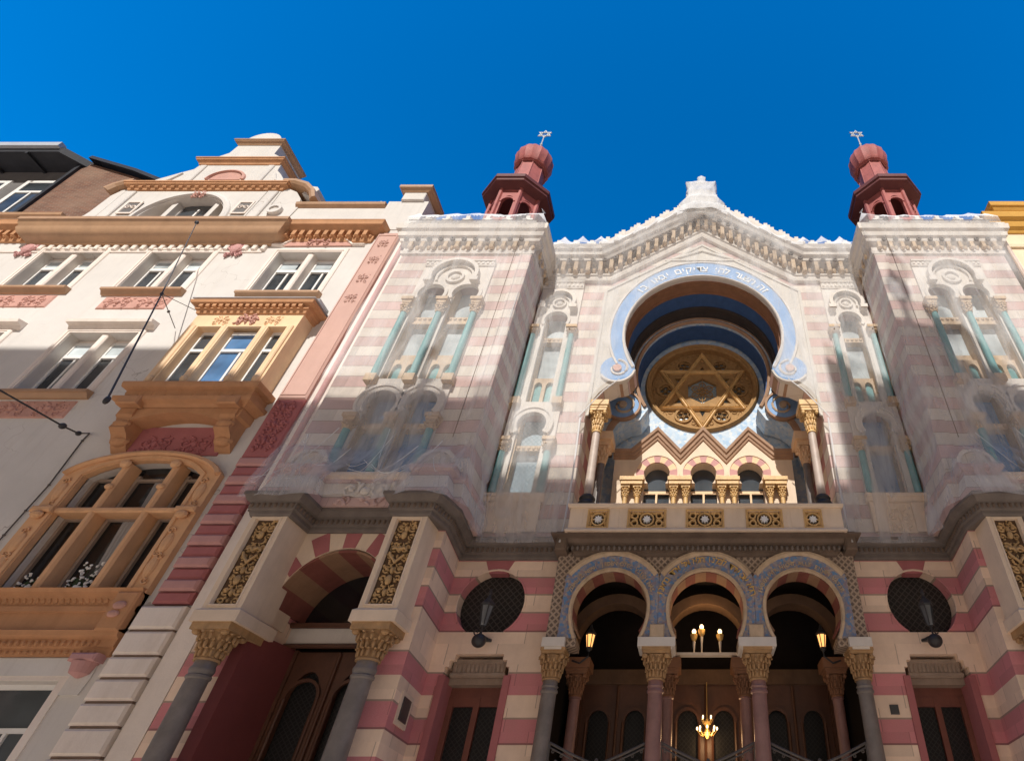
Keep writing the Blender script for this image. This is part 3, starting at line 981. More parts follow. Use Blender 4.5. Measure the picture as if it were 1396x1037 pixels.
# corbels along it
mb = MB()
def along(path, step, off):
    pts = offset2(path, off)
    res = []
    for i in range(len(pts) - 1):
        a_, b = Vector(pts[i]), Vector(pts[i + 1]); L = (b - a_).length
        n = max(1, int(round(L / step)))
        for k in range(n):
            p = a_ + (b - a_) * ((k + .5) / n)
            res.append((p.x, p.y, math.atan2(b.y - a_.y, b.x - a_.x)))
    return res
for px_, pz_, an in along(rake, .34, -.42):
    mb.cut(); mb.box(px_ - .06, px_ + .06, -.28, 0, pz_ - .16, pz_ + .22)
    mb.blob((px_, -.2, pz_ - .2), .085, .12, .09, 8, 5)
    mb.blob((px_ + .17, -.12, pz_ - .06), .06, .08, .12, 8, 5, 0)
build('corbel', mb, 'cap_stone', GC)
mb = MB()
for px_, pz_, an in along(rake, .34, -.58):
    mb.ring(px_ + .17, pz_ + .06, .03, .075, -.36, -.3, n=10)
build('corbel_ring', mb, 'grey_cornice', GC)
# merlon crest
mb = MB()
for px_, pz_, an in along(rake, .57, -1.3):
    mb.prism([(px_ - .25, pz_ - .05), (px_ + .25, pz_ - .05), (px_ + .25, pz_ + .1), (px_ + .14, pz_ + .1), (px_ + .14, pz_ + .22), (px_ + .06, pz_ + .22), (px_ + .06, pz_ + .32), (px_ - .06, pz_ + .32), (px_ - .06, pz_ + .22), (px_ - .14, pz_ + .22), (px_ - .14, pz_ + .1), (px_ - .25, pz_ + .1)], -.34, -.1)
build('crest', mb, 'pale_stone', SYN)
# crowning tablets with volutes
mb = MB()
mb.box(-.78, .78, -.45, .1, 18.03, 18.23)
mb.box(-.62, .62, -.40, .05, 18.23, 18.39)
for s in (-1, 1):
    mb.prism([(s * .38, 18.38), (s * .74, 18.38), (s * .66, 18.63), (s * .5, 18.79), (s * .44, 19.05), (s * .38, 19.05)], -.34, .0)
    mb.ring(s * .56, 18.49, 0, .2, -.42, -.05, n=14)
    mb.prism([(s * .02, 18.39), (s * .40, 18.39), (s * .40, 19.38)] + arc(s * .21, 19.38, s * .19, .13, 0, PI, 10)[1:-1] + [(s * .02, 19.38)], -.4, -.1)
mb.box(-.52, .52, -.44, 0, 19.05, 19.13)
mb.blob((0, -.25, 19.62), .09, .09, .2, 10, 6)
build('gable_tablets', mb, 'pale_stone', SYN)


# ---- window units of the upper walls
def leg_hole(cx, cz, r, zi, zb, leg):
    return horse(cx, cz, r, r, r * 1.1, zi, zb, 20, leg=leg)


def window_unit(cx, y0, lights, hw, zt, zfr, hood, head, cap, col, glass, trac, ring, cap2, zb, sill):
    """lights: x offsets; the two storeys of horseshoe lights in one pale frame"""
    (hz, hr, mr), (hc, hrad), (rc, rr, ro) = hood, head, ring
    holes = []
    leg = hrad * .93
    for dx in lights:
        holes.append(leg_hole(cx + dx, hc, hrad, hc - hrad * .55, trac[1], leg))
        holes.append(leg_hole(cx + dx, rc, rr, rc - rr * .62, zb, rr * .95))
    mb = MB().prism(rect(cx - hw, cx + hw, zb - .02, zt), y0 - .06, y0 + .02, holes=holes)
    mb.hsweep([(cx - hw, y0 - .06), (cx + hw, y0 - .06)], [(0, zfr), (.03, zfr), (.05, zfr + .05), (.05, zt - .04), (.09, zt - .02), (.09, zt + .03), (0, zt + .05)])
    n_ = int(hw * 2 / .12)
    for i in range(n_):
        xx = cx - hw + (i + .5) * 2 * hw / n_
        mb.box(xx - .03, xx + .03, y0 - .13, y0 - .1, zfr + .06, zt - .05)
    # hood with medallion
    mb.ring(cx, hz, hr - .07, hr + .03, y0 - .24, y0 - .06, R(-20), R(200), 26)
    mb.ring(cx, hz, hr - .18, hr - .12, y0 - .12, y0 - .06, R(-20), R(200), 26)
    for s_ in (-1, 1):
        mb.box(cx + s_ * (hr - .02) - .1, cx + s_ * (hr - .02) + .1, y0 - .26, y0 - .06, hz - .3, hz - .17)
    mb.ring(cx, hz + .02, mr * .72, mr, y0 - .12, y0 - .06, n=24)
    mb.blob((cx, y0 - .07, hz + .02), mr * .45, .05, mr * .45, 12, 6)
    for dx in lights:
        mb.ring(cx + dx, hc, hrad + .005, hrad + .09, y0 - .10, y0 - .05, R(-30), R(210), 24)
        mb.ring(cx + dx, rc, rr + .005, ro, y0 - .12, y0 - .05, R(-35), R(215), 26)
        mb.ring(cx + dx, rc, ro - .04, ro + .02, y0 - .15, y0 - .1, R(-35), R(215), 26)
    build_parent = build('tower_window' if len(lights) > 1 else 'bay_window', mb, 'pale_stone', SYN)
    # caps and columns
    xs_ = sorted({round(dx + s_ * d, 3) for dx in lights for s_, d in ((-1, hw / len(lights) * .86), (1, hw / len(lights) * .86))})
    if len(lights) > 1: xs_ = [-hw * .92, 0., hw * .92]
    mc = MB(); mt = MB()
    for xx in xs_:
        for (z1, z0) in (cap, cap2):
            mc.cut(); mc.box(cx + xx - .15, cx + xx + .15, y0 - .26, y0 + .0, z1 - .09, z1)
            mc.box(cx + xx - .12, cx + xx + .12, y0 - .22, y0 + .0, z1 - .16, z1 - .09)
            capital(mc, cx + xx, y0 - .12, z0, z1 - .15, .075, .10, sides=7)
        mt.cut(); mt.lathe([(.075, col[1]), (.08, col[1] + .3), (.07, cap[1])], cx + xx, y0 - .12, 14)
        mt.cut(); mt.lathe([(.08, zb), (.075, cap2[1])], cx + xx, y0 - .12, 14)
        mc.cut(); mc.box(cx + xx - .12, cx + xx + .12, y0 - .22, y0 - .0, col[1] - .2, col[1])
    build('capital', mc, 'cap_stone', build_parent, 40)
    build('colonnette', mt, 'teal_paint', build_parent, 40)
    for dx in lights:
        # reveal box, glass, blind tracery
        x_ = cx + dx
        mb = MB()
        mb.box(x_ - leg - .04, x_ - leg, y0 + .02, y0 + .42, zb, zt - .2)
        mb.box(x_ + leg, x_ + leg + .04, y0 + .02, y0 + .42, zb, zt - .2)
        mb.box(x_ - leg, x_ + leg, y0 + .30, y0 + .42, trac[0], glass[1])
        mb.box(x_ - leg, x_ + leg, y0 + .14, y0 + .42, glass[0] + .02, cap[1] + .12)
        mb.box(x_ - leg, x_ + leg, y0 + .1, y0 + .42, cap2[0] - .18, cap2[0] - .04)
        for i in range(5):
            mb.blob((x_ + (i - 2) * leg * .4, y0 + .1, cap2[0] - .11), .05, .04, .05, 6, 4)
            mb.blob((x_ + (i - 2) * leg * .4, y0 + .14, cap[1] + .05), .05, .04, .05, 6, 4)
        build('window_frame', mb, 'cap_stone', build_parent)
        mb = MB()
        mb.box(x_ - leg, x_ + leg, y0 + .33, y0 + .35, glass[1] - .05, zt - .9)
        build('upper_pane', mb, 'pale_glass', build_parent)
        mb = MB()
        for s_ in (-1, 1):
            px_ = x_ + s_ * leg * .5
            zt_ = trac[0] - .28
            ho = [arc(px_, zt_, leg * .34, leg * .5, 0, PI, 12)[::1] + [(px_ - leg * .34, trac[1] + .06), (px_ + leg * .34, trac[1] + .06)]]
            mb.prism(rect(min(x_, x_ + s_ * leg), max(x_, x_ + s_ * leg), trac[1], trac[0]), y0 + .16, y0 + .24, holes=ho)
        build('blind_arcade', mb, 'cap_stone', build_parent)
        build('arcade_panel', MB().box(x_ - leg, x_ + leg, y0 + .24, y0 + .27, trac[1], trac[0]), 'teal_panel', build_parent)
        build('lower_pane', MB().box(x_ - rr * .95, x_ + rr * .95, y0 + .3, y0 + .32, zb, rc + rr), 'leaded_blue' if len(lights) == 1 and cx < 0 else 'blue_glass', build_parent)
    mb = MB()
    mb.hsweep([(cx - hw - .05, y0), (cx + hw + .05, y0)], [(0, zb - .2), (.1, zb - .18), (.16, zb - .12), (.2, zb - .1), (.2, zb - .03), (.05, zb), (0, zb)])
    if sill:
        # carved apron below
        for s_ in (-1, 1):
            xa = cx + s_ * (hw - .16)
            mb.box(xa - .15, xa + .15, y0 - .1, y0, sill, zb - .2)
        mb.box(cx - hw + .31, cx + hw - .31, y0 - .04, y0, sill, zb - .2)
        carved(mb, cx - hw + .33, cx + hw - .33, sill + .05, zb - .25, y0 - .05, .45, 3, .02)
    build('sill', mb, 'cream_stone', build_parent)
    return build_parent


for s in (-1, 1):
    window_unit(s * 4.08, 0, [0], .60, 14.90, 14.66, (13.98, .46, .2), (13.33, .315), (12.97, 12.70), (12.7, 10.47), (12.64, 11.45), (11.37, 10.42),
                (9.72, .34, .50), (9.27, 8.92), 7.86, 6.98)
    window_unit(s * 6.53, -1.31, [-.44, .44], .93, 14.20, 14.02, (13.55, .62, .25), (12.92, .33), (12.60, 12.12), (12.1, 10.06), (11.98, 11.08), (10.80, 10.03),
                (9.30, .34, .50), (8.94, 8.58), 7.55, None)

# ---- towers
for s in (-1, 1):
    xa, xb = 4.72, 8.30
    c_ = s * 6.53
    holes = []
    for dx in (-.44, .44):
        holes.append(rect(c_ + dx - .35, c_ + dx + .35, 10.0, 13.3))
        holes.append(rect(c_ + dx - .35, c_ + dx + .35, 7.5, 9.7))
    x0, x1 = sorted((s * xa, s * xb))
    mb = MB().prism(rect(x0, x1, 6.7, 15.1), -1.31, -.85, holes=holes)
    # return walls
    r0, r1 = sorted((s * xa, s * (xa + .4))); mb.box(r0, r1, -.849, 2.6, 6.7, 15.1)
    r0, r1 = sorted((s * (xb - .4), s * xb)); mb.box(r0, r1, -.849, 2.6, 6.7, 15.1)
    # shallow corner strip
    r0, r1 = sorted((s * (xa - .004), s * (xa + .32)))
    mb.box(r0, r1, -1.345, -1.312, 7.7, 14.75)
    TW = build('tower_wall', mb, 'upper_masonry', SYN)
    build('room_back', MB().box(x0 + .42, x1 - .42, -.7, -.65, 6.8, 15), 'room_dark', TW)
    # cornice
    path = [(s * xb, 2.2), (s * xb, -1.31), (s * xa, -1.31), (s * xa, .02)]
    if s > 0: path = path[::-1]
    if s < 0: pass
    # travel so that "right" is outward
    mb = MB()
    prof = [(0, 14.62), (.05, 14.62), (.07, 14.72), (.03, 14.76), (.03, 15.0), (.16, 15.04), (.18, 15.16), (.24, 15.2), (.26, 15.36), (.33, 15.42), (.35, 15.62), (.30, 15.68), (.30, 15.74), (-.3, 15.76)]
    mb.hsweep(path, prof)
    CO = build('tower_cornice', mb, 'pale_stone', SYN)
    mb = MB(); mr = MB(); mcr = MB()
    n_ = 11
    for i in range(n_):
        xx = s * (xa + .02 + (i + .5) * (xb - xa - .04) / n_)
        mb.box(xx - .05, xx + .05, -1.47, -1.31, 14.78, 15.03)
        mb.blob((xx, -1.43, 14.8), .08, .07, .07, 8, 5)
        mb.blob((xx + .16, -1.36, 14.88), .06, .05, .1, 8, 5)
        mr.ring(xx + .16 * s, 15.09, .03, .07, -1.53, -1.46, n=10)
    for i in range(4):
        yy = -1.1 + i * .32
        mb.box(s * (xa - .15), s * xa, yy - .05, yy + .05, 14.78, 15.03)
        mb.blob((s * (xa - .12), yy, 14.8), .07, .08, .07, 8, 5)
    build('corbel', mb, 'cap_stone', CO)
    build('corbel_ring', mr, 'grey_cornice', CO)
    for i in range(6):
        xx = s * (xa + .05 + (i + .5) * (xb - xa - .1) / 6)
        mcr.prism([(xx - .28, 15.74), (xx + .28, 15.74), (xx + .28, 15.9), (xx + .15, 15.9), (xx + .15, 16.03), (xx + .06, 16.03), (xx + .06, 16.16), (xx - .06, 16.16), (xx - .06, 16.03), (xx - .15, 16.03), (xx - .15, 15.9), (xx - .28, 15.9)], -1.55, -1.3)
    build('crest', mcr, 'pale_stone', SYN)
    # turret
    tx, ty = s * 6.48, .30
    o8 = PI / 8
    k8 = 1 / math.cos(PI / 8)
    mb = MB().lathe([(.98 * k8, 15.2), (.98 * k8, 17.4)], tx, ty, 8, 0, o8)
    # eight posts with arched openings
    TU = None
    ap = .80
    for k in range(8):
        an = PI / 4 * k
        w = ap * math.tan(PI / 8)
        m2 = MB()
        ho = arc(0, 18.62, w * .62, .36, 0, PI, 12) + [(-w * .62, 17.5), (w * .62, 17.5)]
        m2.prism(rect(-w, w, 17.2, 19.40), 0, .12, holes=[ho])
        m2.ring(0, 18.62, w * .62, w * .78, -.03, 0, 0, PI, 12)
        V = []
        # local: x along face, y depth inward from face at distance ap
        for (x_, y_, z_) in m2.v:
            d_ = -(ap - y_)
            V.append((tx + x_ * math.cos(an) - d_ * math.sin(an), ty + x_ * math.sin(an) + d_ * math.cos(an), z_))
        mb.add(V, m2.f)
        a2 = an + PI / 8
        mb.lathe([(.075, 17.4), (.075, 19.38)], tx + ap * k8 * math.cos(a2), ty + ap * k8 * math.sin(a2), 6)
    mb.lathe([(ap * k8 + .1, 17.38), (ap * k8 + .1, 17.55), (ap * k8, 17.6)], tx, ty, 8, 0, o8, cap=False)
    TU = build('turret', mb, 'red_metal', SYN)
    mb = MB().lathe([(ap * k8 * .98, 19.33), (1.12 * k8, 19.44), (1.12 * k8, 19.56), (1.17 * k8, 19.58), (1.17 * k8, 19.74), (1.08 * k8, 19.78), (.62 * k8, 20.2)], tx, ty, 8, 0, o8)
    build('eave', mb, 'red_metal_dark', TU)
    mb = MB().lathe([(.56 * k8, 20.15), (.52 * k8, 20.5), (.47 * k8, 21.85), (.50 * k8, 21.98)], tx, ty, 8, 0, o8)
    build('neck', mb, 'red_metal', TU)
    pr = [(.50, 21.9), (.66, 21.93), (.70, 22.0), (.66, 22.06), (.72, 22.2), (.77, 22.45), (.76, 22.7), (.66, 22.95), (.46, 23.15), (.24, 23.3), (.08, 23.5), (.035, 23.8)]
    md = MB().lathe([(r_ * .95, z_) for r_, z_ in pr], tx, ty, 32)
    for i_, (vx, vy, vz) in enumerate(md.v):
        if i_ % 2 == 0:
            md.v[i_] = (tx + (vx - tx) * .955, ty + (vy - ty) * .955, vz)
    build('onion_dome', md, 'red_metal', TU, 20)
    mb = MB()
    for zz_, rr_ in ((20.45, .60), (21.9, .55)):
        mb.lathe([(rr_, zz_ - .04), (rr_ + .03, zz_), (rr_, zz_ + .04)], tx, ty, 8, 0, o8, cap=False)
    for k in range(8):
        q = o8 + PI / 4 * k
        mb.tube([(tx + .565 * math.cos(q), ty + .565 * math.sin(q), 20.4), (tx + .512 * math.cos(q), ty + .512 * math.sin(q), 21.9)], .018, 5)
    build('seam', mb, 'red_metal', TU)
    mb = MB().tube([(tx, ty, 23.7), (tx, ty, 24.75)], .025, 6)
    mb.blob((tx, ty, 24.1), .06, .05, .05, 8, 5)
    zc = 24.98
    for rot in (PI / 2, -PI / 2):
        tri = [(tx + .23 * math.cos(rot - 2 * PI * k / 3), zc + .23 * math.sin(rot - 2 * PI * k / 3)) for k in range(3)]
        mb.vsweep(tri, ty, [(-.02, .0), (.02, .0), (.02, -.04), (-.02, -.04)], closed=True)
    build('star_finial', mb, 'zinc', TU)

# ---- lower storey: wall behind, oculus bays, splays
for s in (-1, 1):
    # bay between portal and tower
    xin, xout = 2.86, 4.92
    x0, x1 = sorted((s * xin, s * xout))
    oc = s * 4.09
    t_ = math.asin(.5 / .62)
    ocul = [(oc + .655 * math.cos(q), 5.57 + .64 * math.sin(q)) for q in [-R(57) + (PI + 2 * R(57)) * i / 30 for i in range(31)]]
    dx0, dx1 = sorted((s * 3.5, s * 4.64))
    door = [(dx0, .0), (dx1, .0), (dx1, 4.45), (dx1 - .06, 4.45), (dx1 - .06, 4.56), (dx1 - .14, 4.56), (dx1 - .14, 4.66), (dx0 + .14, 4.66), (dx0 + .14, 4.56), (dx0 + .06, 4.56), (dx0 + .06, 4.45), (dx0, 4.45)]
    # wall polygon with door cut from the bottom
    pol = [(x0, 0), (dx0, 0)] + [door[i] for i in (11, 10, 9, 8, 7, 6, 5, 4, 3, 2)] + [(dx1, 0), (x1, 0), (x1, 6.64), (x0, 6.64)]
    mb = MB().prism(pol, 0, .55, holes=[ocul])
    BW = build('bay_wall', mb, 'lower_masonry', SYN)
    # keystone wedge of red above the oculus
    mb = MB().prism([(oc - .17, 6.14), (oc + .17, 6.14), (oc + .30, 6.42), (oc - .30, 6.42)], -.003, .2)
    build('keystone', mb, 'rust_red', BW)
    mb = MB()
    ocp = [(oc + .655 * math.cos(q), 5.57 + .64 * math.sin(q)) for q in [PI + R(57) - (PI + 2 * R(57)) * i / 30 for i in range(31)]]
    mb.vsweep(ocp, 0, [(-.38, -.02), (.012, -.015), (.018, .005), (.012, .02), (-.01, .02)])
    OR_ = build('oculus', mb, 'lower_masonry', SYN)
    build('leaded_pane', MB().box(oc - .66, oc + .66, .30, .33, 4.95, 6.3), 'grille', OR_)
    # side door with stepped stone head, reveal and leaves
    mb = MB()
    mb.box(dx0 + .1, dx1 - .1, .12, .5, 4.30, 4.6)
    mb.box(dx0 + .02, dx1 - .02, .2, .5, 4.2, 4.32)
    for i in range(12):
        mb.blob((dx0 + .15 + i * (dx1 - dx0 - .3) / 11, .12, 4.45), .04, .03, .09, 6, 4)
    mb.hsweep([(dx0 + .08, .12), (dx1 - .08, .12)], [(0, 4.31), (.03, 4.33), (.03, 4.37), (0, 4.38)])
    build('lintel', mb, 'lintel_stone', SYN)
    mb = MB()
    for e in (dx0, dx1):
        mb.box(e - .06, e + .06, -.03, .5, 0, 4.3)
    build('door_jamb', mb, 'rust_red', SYN)
    mb = MB()
    mb.box(dx0 + .06, dx1 - .06, .42, .5, 4.06, 4.2)
    for e in (dx0 + .06, (dx0 + dx1) / 2 - .05, dx1 - .16):
        mb.box(e, e + .1, .40, .5, 0, 4.06)
    mb.box(dx0 + .06, dx1 - .06, .41, .5, 0, .9)
    mb.box(dx0 + .06, dx1 - .06, .41, .5, 3.9, 4.06)
    DR = build('side_door', mb, 'door_red', SYN)
    mb = MB()
    for a_, b in ((dx0 + .16, (dx0 + dx1) / 2 - .05), ((dx0 + dx1) / 2 + .05, dx1 - .16)):
        mb.box(a_, b, .46, .48, .9, 3.9)
    build('pane', mb, 'leaded', DR)
    mh = MB().tube([((dx0 + dx1) / 2 + .02 * s, .38, 2.25), ((dx0 + dx1) / 2 + .02 * s, .36, 2.45)], .015, 6)
    build('handle', mh, 'gold_letter', DR)
    # splay and tower front strip
    a_ = [(s * 4.92, .0), (s * 4.76, -1.31), (s * 5.5, -1.31), (s * 5.5, .0)]
    if s > 0: a_ = a_[::-1]
    build('splay_wall', MB().hprism(a_, 0, 6.6), 'lower_masonry', SYN)
    # ---- tower entrance
    cE = s * 6.47
    # piers behind the columns
    for e in (4.98, 7.98):
        pass
    # outer strip wall
    a0, a1 = sorted((s * 7.45, s * 8.3))
    build('pier_wall', MB().box(a0, a1, -1.2, .3, 0, 6.5), 'lower_masonry', SYN)
    # arch wall
    x0, x1 = sorted((s * 5.45, s * 7.5))
    ar = arc(cE, 5.12, .93, 1.0, 0, PI, 28)
    pol = [(x0, 4.85), (cE - .93, 4.85)] + ar[::-1] + [(cE + .93, 4.85), (x1, 4.85), (x1, 6.5), (x0, 6.5)]
    mb = MB().prism(pol, -1.18, -.55, mi=0)
    EA = build('entrance_arch', mb, 'cream_stone', SYN)
    mb = MB()
    for k in range(13):
        q0, q1 = PI * k / 13, PI * (k + 1) / 13
        n4 = 4
        p_in = arc(cE, 5.12, .935, 1.005, q0, q1, n4)
        rr = 1.5
        p_out = [(cE + (p[0] - cE) * 1.38, 5.12 + (p[1] - 5.12) * 1.38) for p in p_in]
        p_out = [(max(x0 + .01, min(x1 - .01, p[0])), min(6.48, p[1])) for p in p_out]
        if k % 2 == 0:
            mb.prism(p_in + p_out[::-1], -1.19, -1.1)
    build('voussoir', mb, 'rust_red', EA)
    mb = MB()
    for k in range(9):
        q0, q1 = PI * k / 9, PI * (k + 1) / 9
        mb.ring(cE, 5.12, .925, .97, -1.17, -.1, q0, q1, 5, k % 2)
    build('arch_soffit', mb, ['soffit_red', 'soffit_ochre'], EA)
    mb = MB()
    mb.box(cE - 1.05, cE + 1.05, -.30, -.12, 4.74, 5.0, 0)
    mb.hsweep([(cE - 1.2, -.3), (cE + 1.2, -.3)], [(0, 5.0), (.06, 4.99), (.1, 5.03), (.1, 5.07), (0, 5.09)], mi=1)
    mb.hsweep([(cE - 1.2, -.3), (cE + 1.2, -.3)], [(0, 4.66), (.08, 4.66), (.08, 4.70), (.03, 4.74), (0, 4.74)], mi=1)
    build('transom', mb, ['pale_stone', 'brown_wood'], SYN)
    mb = MB()
    a_ = [(s * 7.62, -1.25), (s * 7.42, -1.25), (s * 7.28, -.15), (s * 7.62, -.15)]
    if s < 0: a_ = a_[::-1]
    mb.hprism(a_, 0, 4.66)
    a_ = [(s * 5.33, -1.25), (s * 5.53, -1.25), (s * 5.66, -.15), (s * 5.33, -.15)]
    if s > 0: a_ = a_[::-1]
    mb.hprism(a_, 0, 4.66)
    build('entrance_jamb', mb, 'red_plain', SYN)
    mb = MB()
    for e in (-.9, .9):
        mb.box(cE + e - .14, cE + e + .14, -.2, -.05, 0, 4.66)
    for l in (-1, 1):
        c2 = cE + l * .4
        ho = [arc(c2, 3.9, .25, .42, 0, PI, 12) + [(c2 - .25, 1.2), (c2 + .25, 1.2)]]
        mb.prism(rect(c2 - .39, c2 + .39, 0, 4.64), -.16, -.08, holes=ho)
        mb.ring(c2, 3.9, .26, .31, -.2, -.14, 0, PI, 14)
        mb.tube([(c2 - .28, -.17, 1.2), (c2 - .28, -.17, 3.9)], .03, 6)
        mb.tube([(c2 + .28, -.17, 1.2), (c2 + .28, -.17, 3.9)], .03, 6)
    mb.tube([(cE, -.18, 0), (cE, -.18, 4.6)], .035, 8)
    ED = build('entrance_door', mb, 'brown_wood', SYN)
    build('pane', MB().box(cE - .75, cE + .75, -.06, -.04, 1.0, 4.6), 'leaded', ED)
    build('fanlight', MB().box(cE - 1.1, cE + 1.1, -.1, -.07, 5.0, 6.4), 'dark_glass', ED)
    # columns, capitals, carved impost blocks
    for px_ in (s * 5.20, s * 7.66):
        yc = -1.58
        mb = MB().lathe([(.215, 0), (.215, .3), (.17, .36), (.16, .5), (.165, 2.2), (.15, 3.85), (.17, 3.87), (.17, 3.9), (.15, 3.92), (.17, 3.97), (.17, 4.0), (.15, 4.04), (.15, 4.12)], px_, yc, 24)
        CL = build('entrance_column', mb, 'granite', SYN, 35)
        mb = MB(); capital(mb, px_, yc, 4.1, 4.62, .155, .27, sides=14)
        mb.box(px_ - .3, px_ + .3, yc - .3, -1.0, 4.5, 4.61)
        build('capital', mb, 'cap_gold', CL, 40)
        mb = MB()
        mb.hsweep([(px_ - .31, -.85), (px_ - .31, -1.85), (px_ + .31, -1.85), (px_ + .31, -.85)], [(-.31, 4.61), (.05, 4.61), (.05, 4.78), (.0, 4.82), (-.31, 4.82)])
        mb.prism(rect(px_ - .31, px_ + .31, 4.82, 6.44), -1.85, -1.0, holes=[rect(px_ - .21, px_ + .21, 4.88, 6.36)])
        mb.vsweep([(px_ - .21, 4.88), (px_ - .21, 6.36), (px_ + .21, 6.36), (px_ + .21, 4.88)], -1.85, [(0, -.03), (.02, -.02), (.02, 0), (-.05, .015)], closed=True)
        PB = build('impost_block', mb, 'cream_stone', SYN)
        mb = MB()
        carved(mb, px_ - .205, px_ + .205, 4.89, 6.35, -1.80, .36, int(px_ * 10), .017, 0, 4)
        # heart shaped cartouche and fruits
        hp = []
        for i in range(21):
            q = 2 * PI * i / 20
            hp.append((px_ + .125 * math.sin(q) ** 3 * 1.1, -1.83, 5.72 + .009 * (13 * math.cos(q) - 5 * math.cos(2 * q) - 2 * math.cos(3 * q) - math.cos(4 * q))))
        mb.tube(hp, .024, 6)
        mb.blob((px_, -1.83, 5.28), .055, .04, .085, 10, 6)
        mb.blob((px_, -1.83, 6.06), .05, .04, .075, 10, 6)
        build('carved_panel', mb, 'carved_gold', PB, 50)
        build('panel_ground', MB().box(px_ - .21, px_ + .21, -1.78, -1.76, 4.88, 6.36), 'carved_ground', PB)

# dark dentilled string course over the whole ground floor
for s in (-1, 1):
    path = [(8.3, -.8), (8.3, -1.2), (7.99, -1.2), (7.99, -1.84), (7.33, -1.84), (7.33, -1.2), (5.53, -1.2), (5.53, -1.84), (4.87, -1.84), (4.76, -1.31), (4.9, -.02), (2.84, -.02)]
    path = [(s * p[0], p[1]) for p in path]
    if s > 0: path = path[::-1]
    # for s<0 path runs from left to centre (outside on the right of travel)
    mb = MB()
    mb.hsweep(path, [(-.2, 6.40), (.02, 6.40), (.04, 6.44), (.04, 6.50), (.08, 6.52), (.08, 6.64), (.14, 6.66), (.18, 6.74), (.20, 6.75), (.20, 6.81), (-.2, 6.83)])
    SC = build('string_course', mb, 'grey_cornice', SYN)
    mb = MB()
    off = offset2(path, .08)
    for i in range(len(off) - 1):
        a_, b = Vector(off[i]), Vector(off[i + 1]); L = (b - a_).length
        n_ = int(L / .095)
        for k in range(n_):
            p = a_ + (b - a_) * ((k + .5) / n_)
            mb.blob((p.x, p.y, 6.585), .033, .033, .05, 6, 4)
    build('dentil', mb, 'dark_cornice', SC)
    # sloped plinth of the tower with its stepped buttresses
    mb = MB()
    pl = [(8.3, -.8), (8.3, -1.31), (4.73, -1.31), (4.73, -.01)]
    pl = [(s * p[0], p[1]) for p in pl]
    if s > 0: pl = pl[::-1]
    mb.hsweep(pl, [(-.1, 6.82), (.14, 6.82), (.14, 7.0), (.1, 7.36), (.13, 7.38), (.13, 7.46), (.02, 7.5), (-.1, 7.5)])
    for px_ in (s * 5.20, s * 7.66):
        mb.hsweep([(px_ - .36, -1.3), (px_ - .36, -1.72), (px_ + .36, -1.72), (px_ + .36, -1.3)], [(-.3, 6.82), (.1, 6.82), (.1, 6.98), (-.02, 7.42), (.06, 7.46), (.06, 7.54), (-.05, 7.6), (-.3, 7.6)])
        # half-round hood on top
        mb.ring(px_, 7.6, 0, .34, -1.6, -1.3, 0, PI, 16)
        mb.ring(px_, 7.6, .3, .38, -1.66, -1.3, 0, PI, 16)
    carved(mb, s * 6.43 - .55, s * 6.43 + .55, 6.86, 7.36, -1.47, .5, 5, .025)
    build('tower_plinth', mb, 'upper_masonry', SYN)

# ---- portal arcade
PYF = -.30
acs = (-1.775, 0., 1.775)
phs = [horse(c_, 5.36, .69, .69, .9, 4.82, 4.70, 30) for c_ in acs]
pol = [(-2.87, 4.70)]
for h in phs:
    hh = list(reversed(h))       # from bottom left over to bottom right
    pol += hh
pol += [(2.87, 4.70), (2.87, 6.45), (-2.87, 6.45)]
mb = MB().prism(pol, PYF, PYF + .45)
PA = build('portal_arcade', mb, 'diaper', SYN)
mb = MB()
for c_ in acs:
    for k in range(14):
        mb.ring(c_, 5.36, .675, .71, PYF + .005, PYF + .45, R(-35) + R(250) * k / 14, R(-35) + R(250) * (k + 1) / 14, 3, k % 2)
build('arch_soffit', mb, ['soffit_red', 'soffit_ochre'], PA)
mb = MB()
for c_ in acs:
    lim = .885
    pts_o = []
    for i in range(41):
        q = R(-30) + R(240) * i / 40
        xo = 1.06 * math.cos(q); zo = 5.38 + 1.06 * math.sin(q)
        xo = max(-lim, min(lim, xo))
        pts_o.append((c_ + xo, max(zo, 4.84)))
    pts_i = [(c_ + .695 * math.cos(q), 5.36 + (.695 if math.sin(q) > 0 else .9) * math.sin(q)) for q in [R(-36) + R(252) * i / 40 for i in range(41)]]
    mb.prism(pts_o + pts_i[::-1], PYF - .04, PYF + .01, mi=0)
    mb.vsweep(pts_i[::-1], PYF - .04, [(0, -.05), (.04, -.045), (.05, 0), (0, .02)], mi=1)
    oo = [p for p in pts_o if abs(p[0] - c_) < lim - .001 and p[1] > 5.5]
    mb.vsweep(oo[::-1], PYF - .04, [(0, -.01), (.05, 0), (.06, .05), (0, .09)], mi=1)
PV = build('portal_archivolt', mb, ['portal_mosaic', 'cap_stone'], SYN)
letters('lettering', 'הלא אב אחד לכלנו הלא אל אחד בראנו'[::-1], 0, 5.37, .90, .90, PYF - .05, .17, R(166), R(14), 'gold_letter', PV, .02)
letters('lettering', 'ZDALIŽ NENÍ JEDEN OTEC VŠECH NÁS', -1.775, 5.37, .82, .82, PYF - .05, .105, R(160), R(20), 'cap_stone', PV, .02)
letters('lettering', 'HABEN WIR NICHT ALLE EINEN VATER', 1.775, 5.37, .82, .82, PYF - .05, .105, R(160), R(20), 'cap_stone', PV, .02)
mb = MB()
for c_ in (-.8875, .8875):
    mb.cut(); mb.bev(c_ - .13, c_ + .13, PYF - .09, PYF, 4.82, 5.06, .02)
build('springer_block', mb, 'cap_stone', PA)
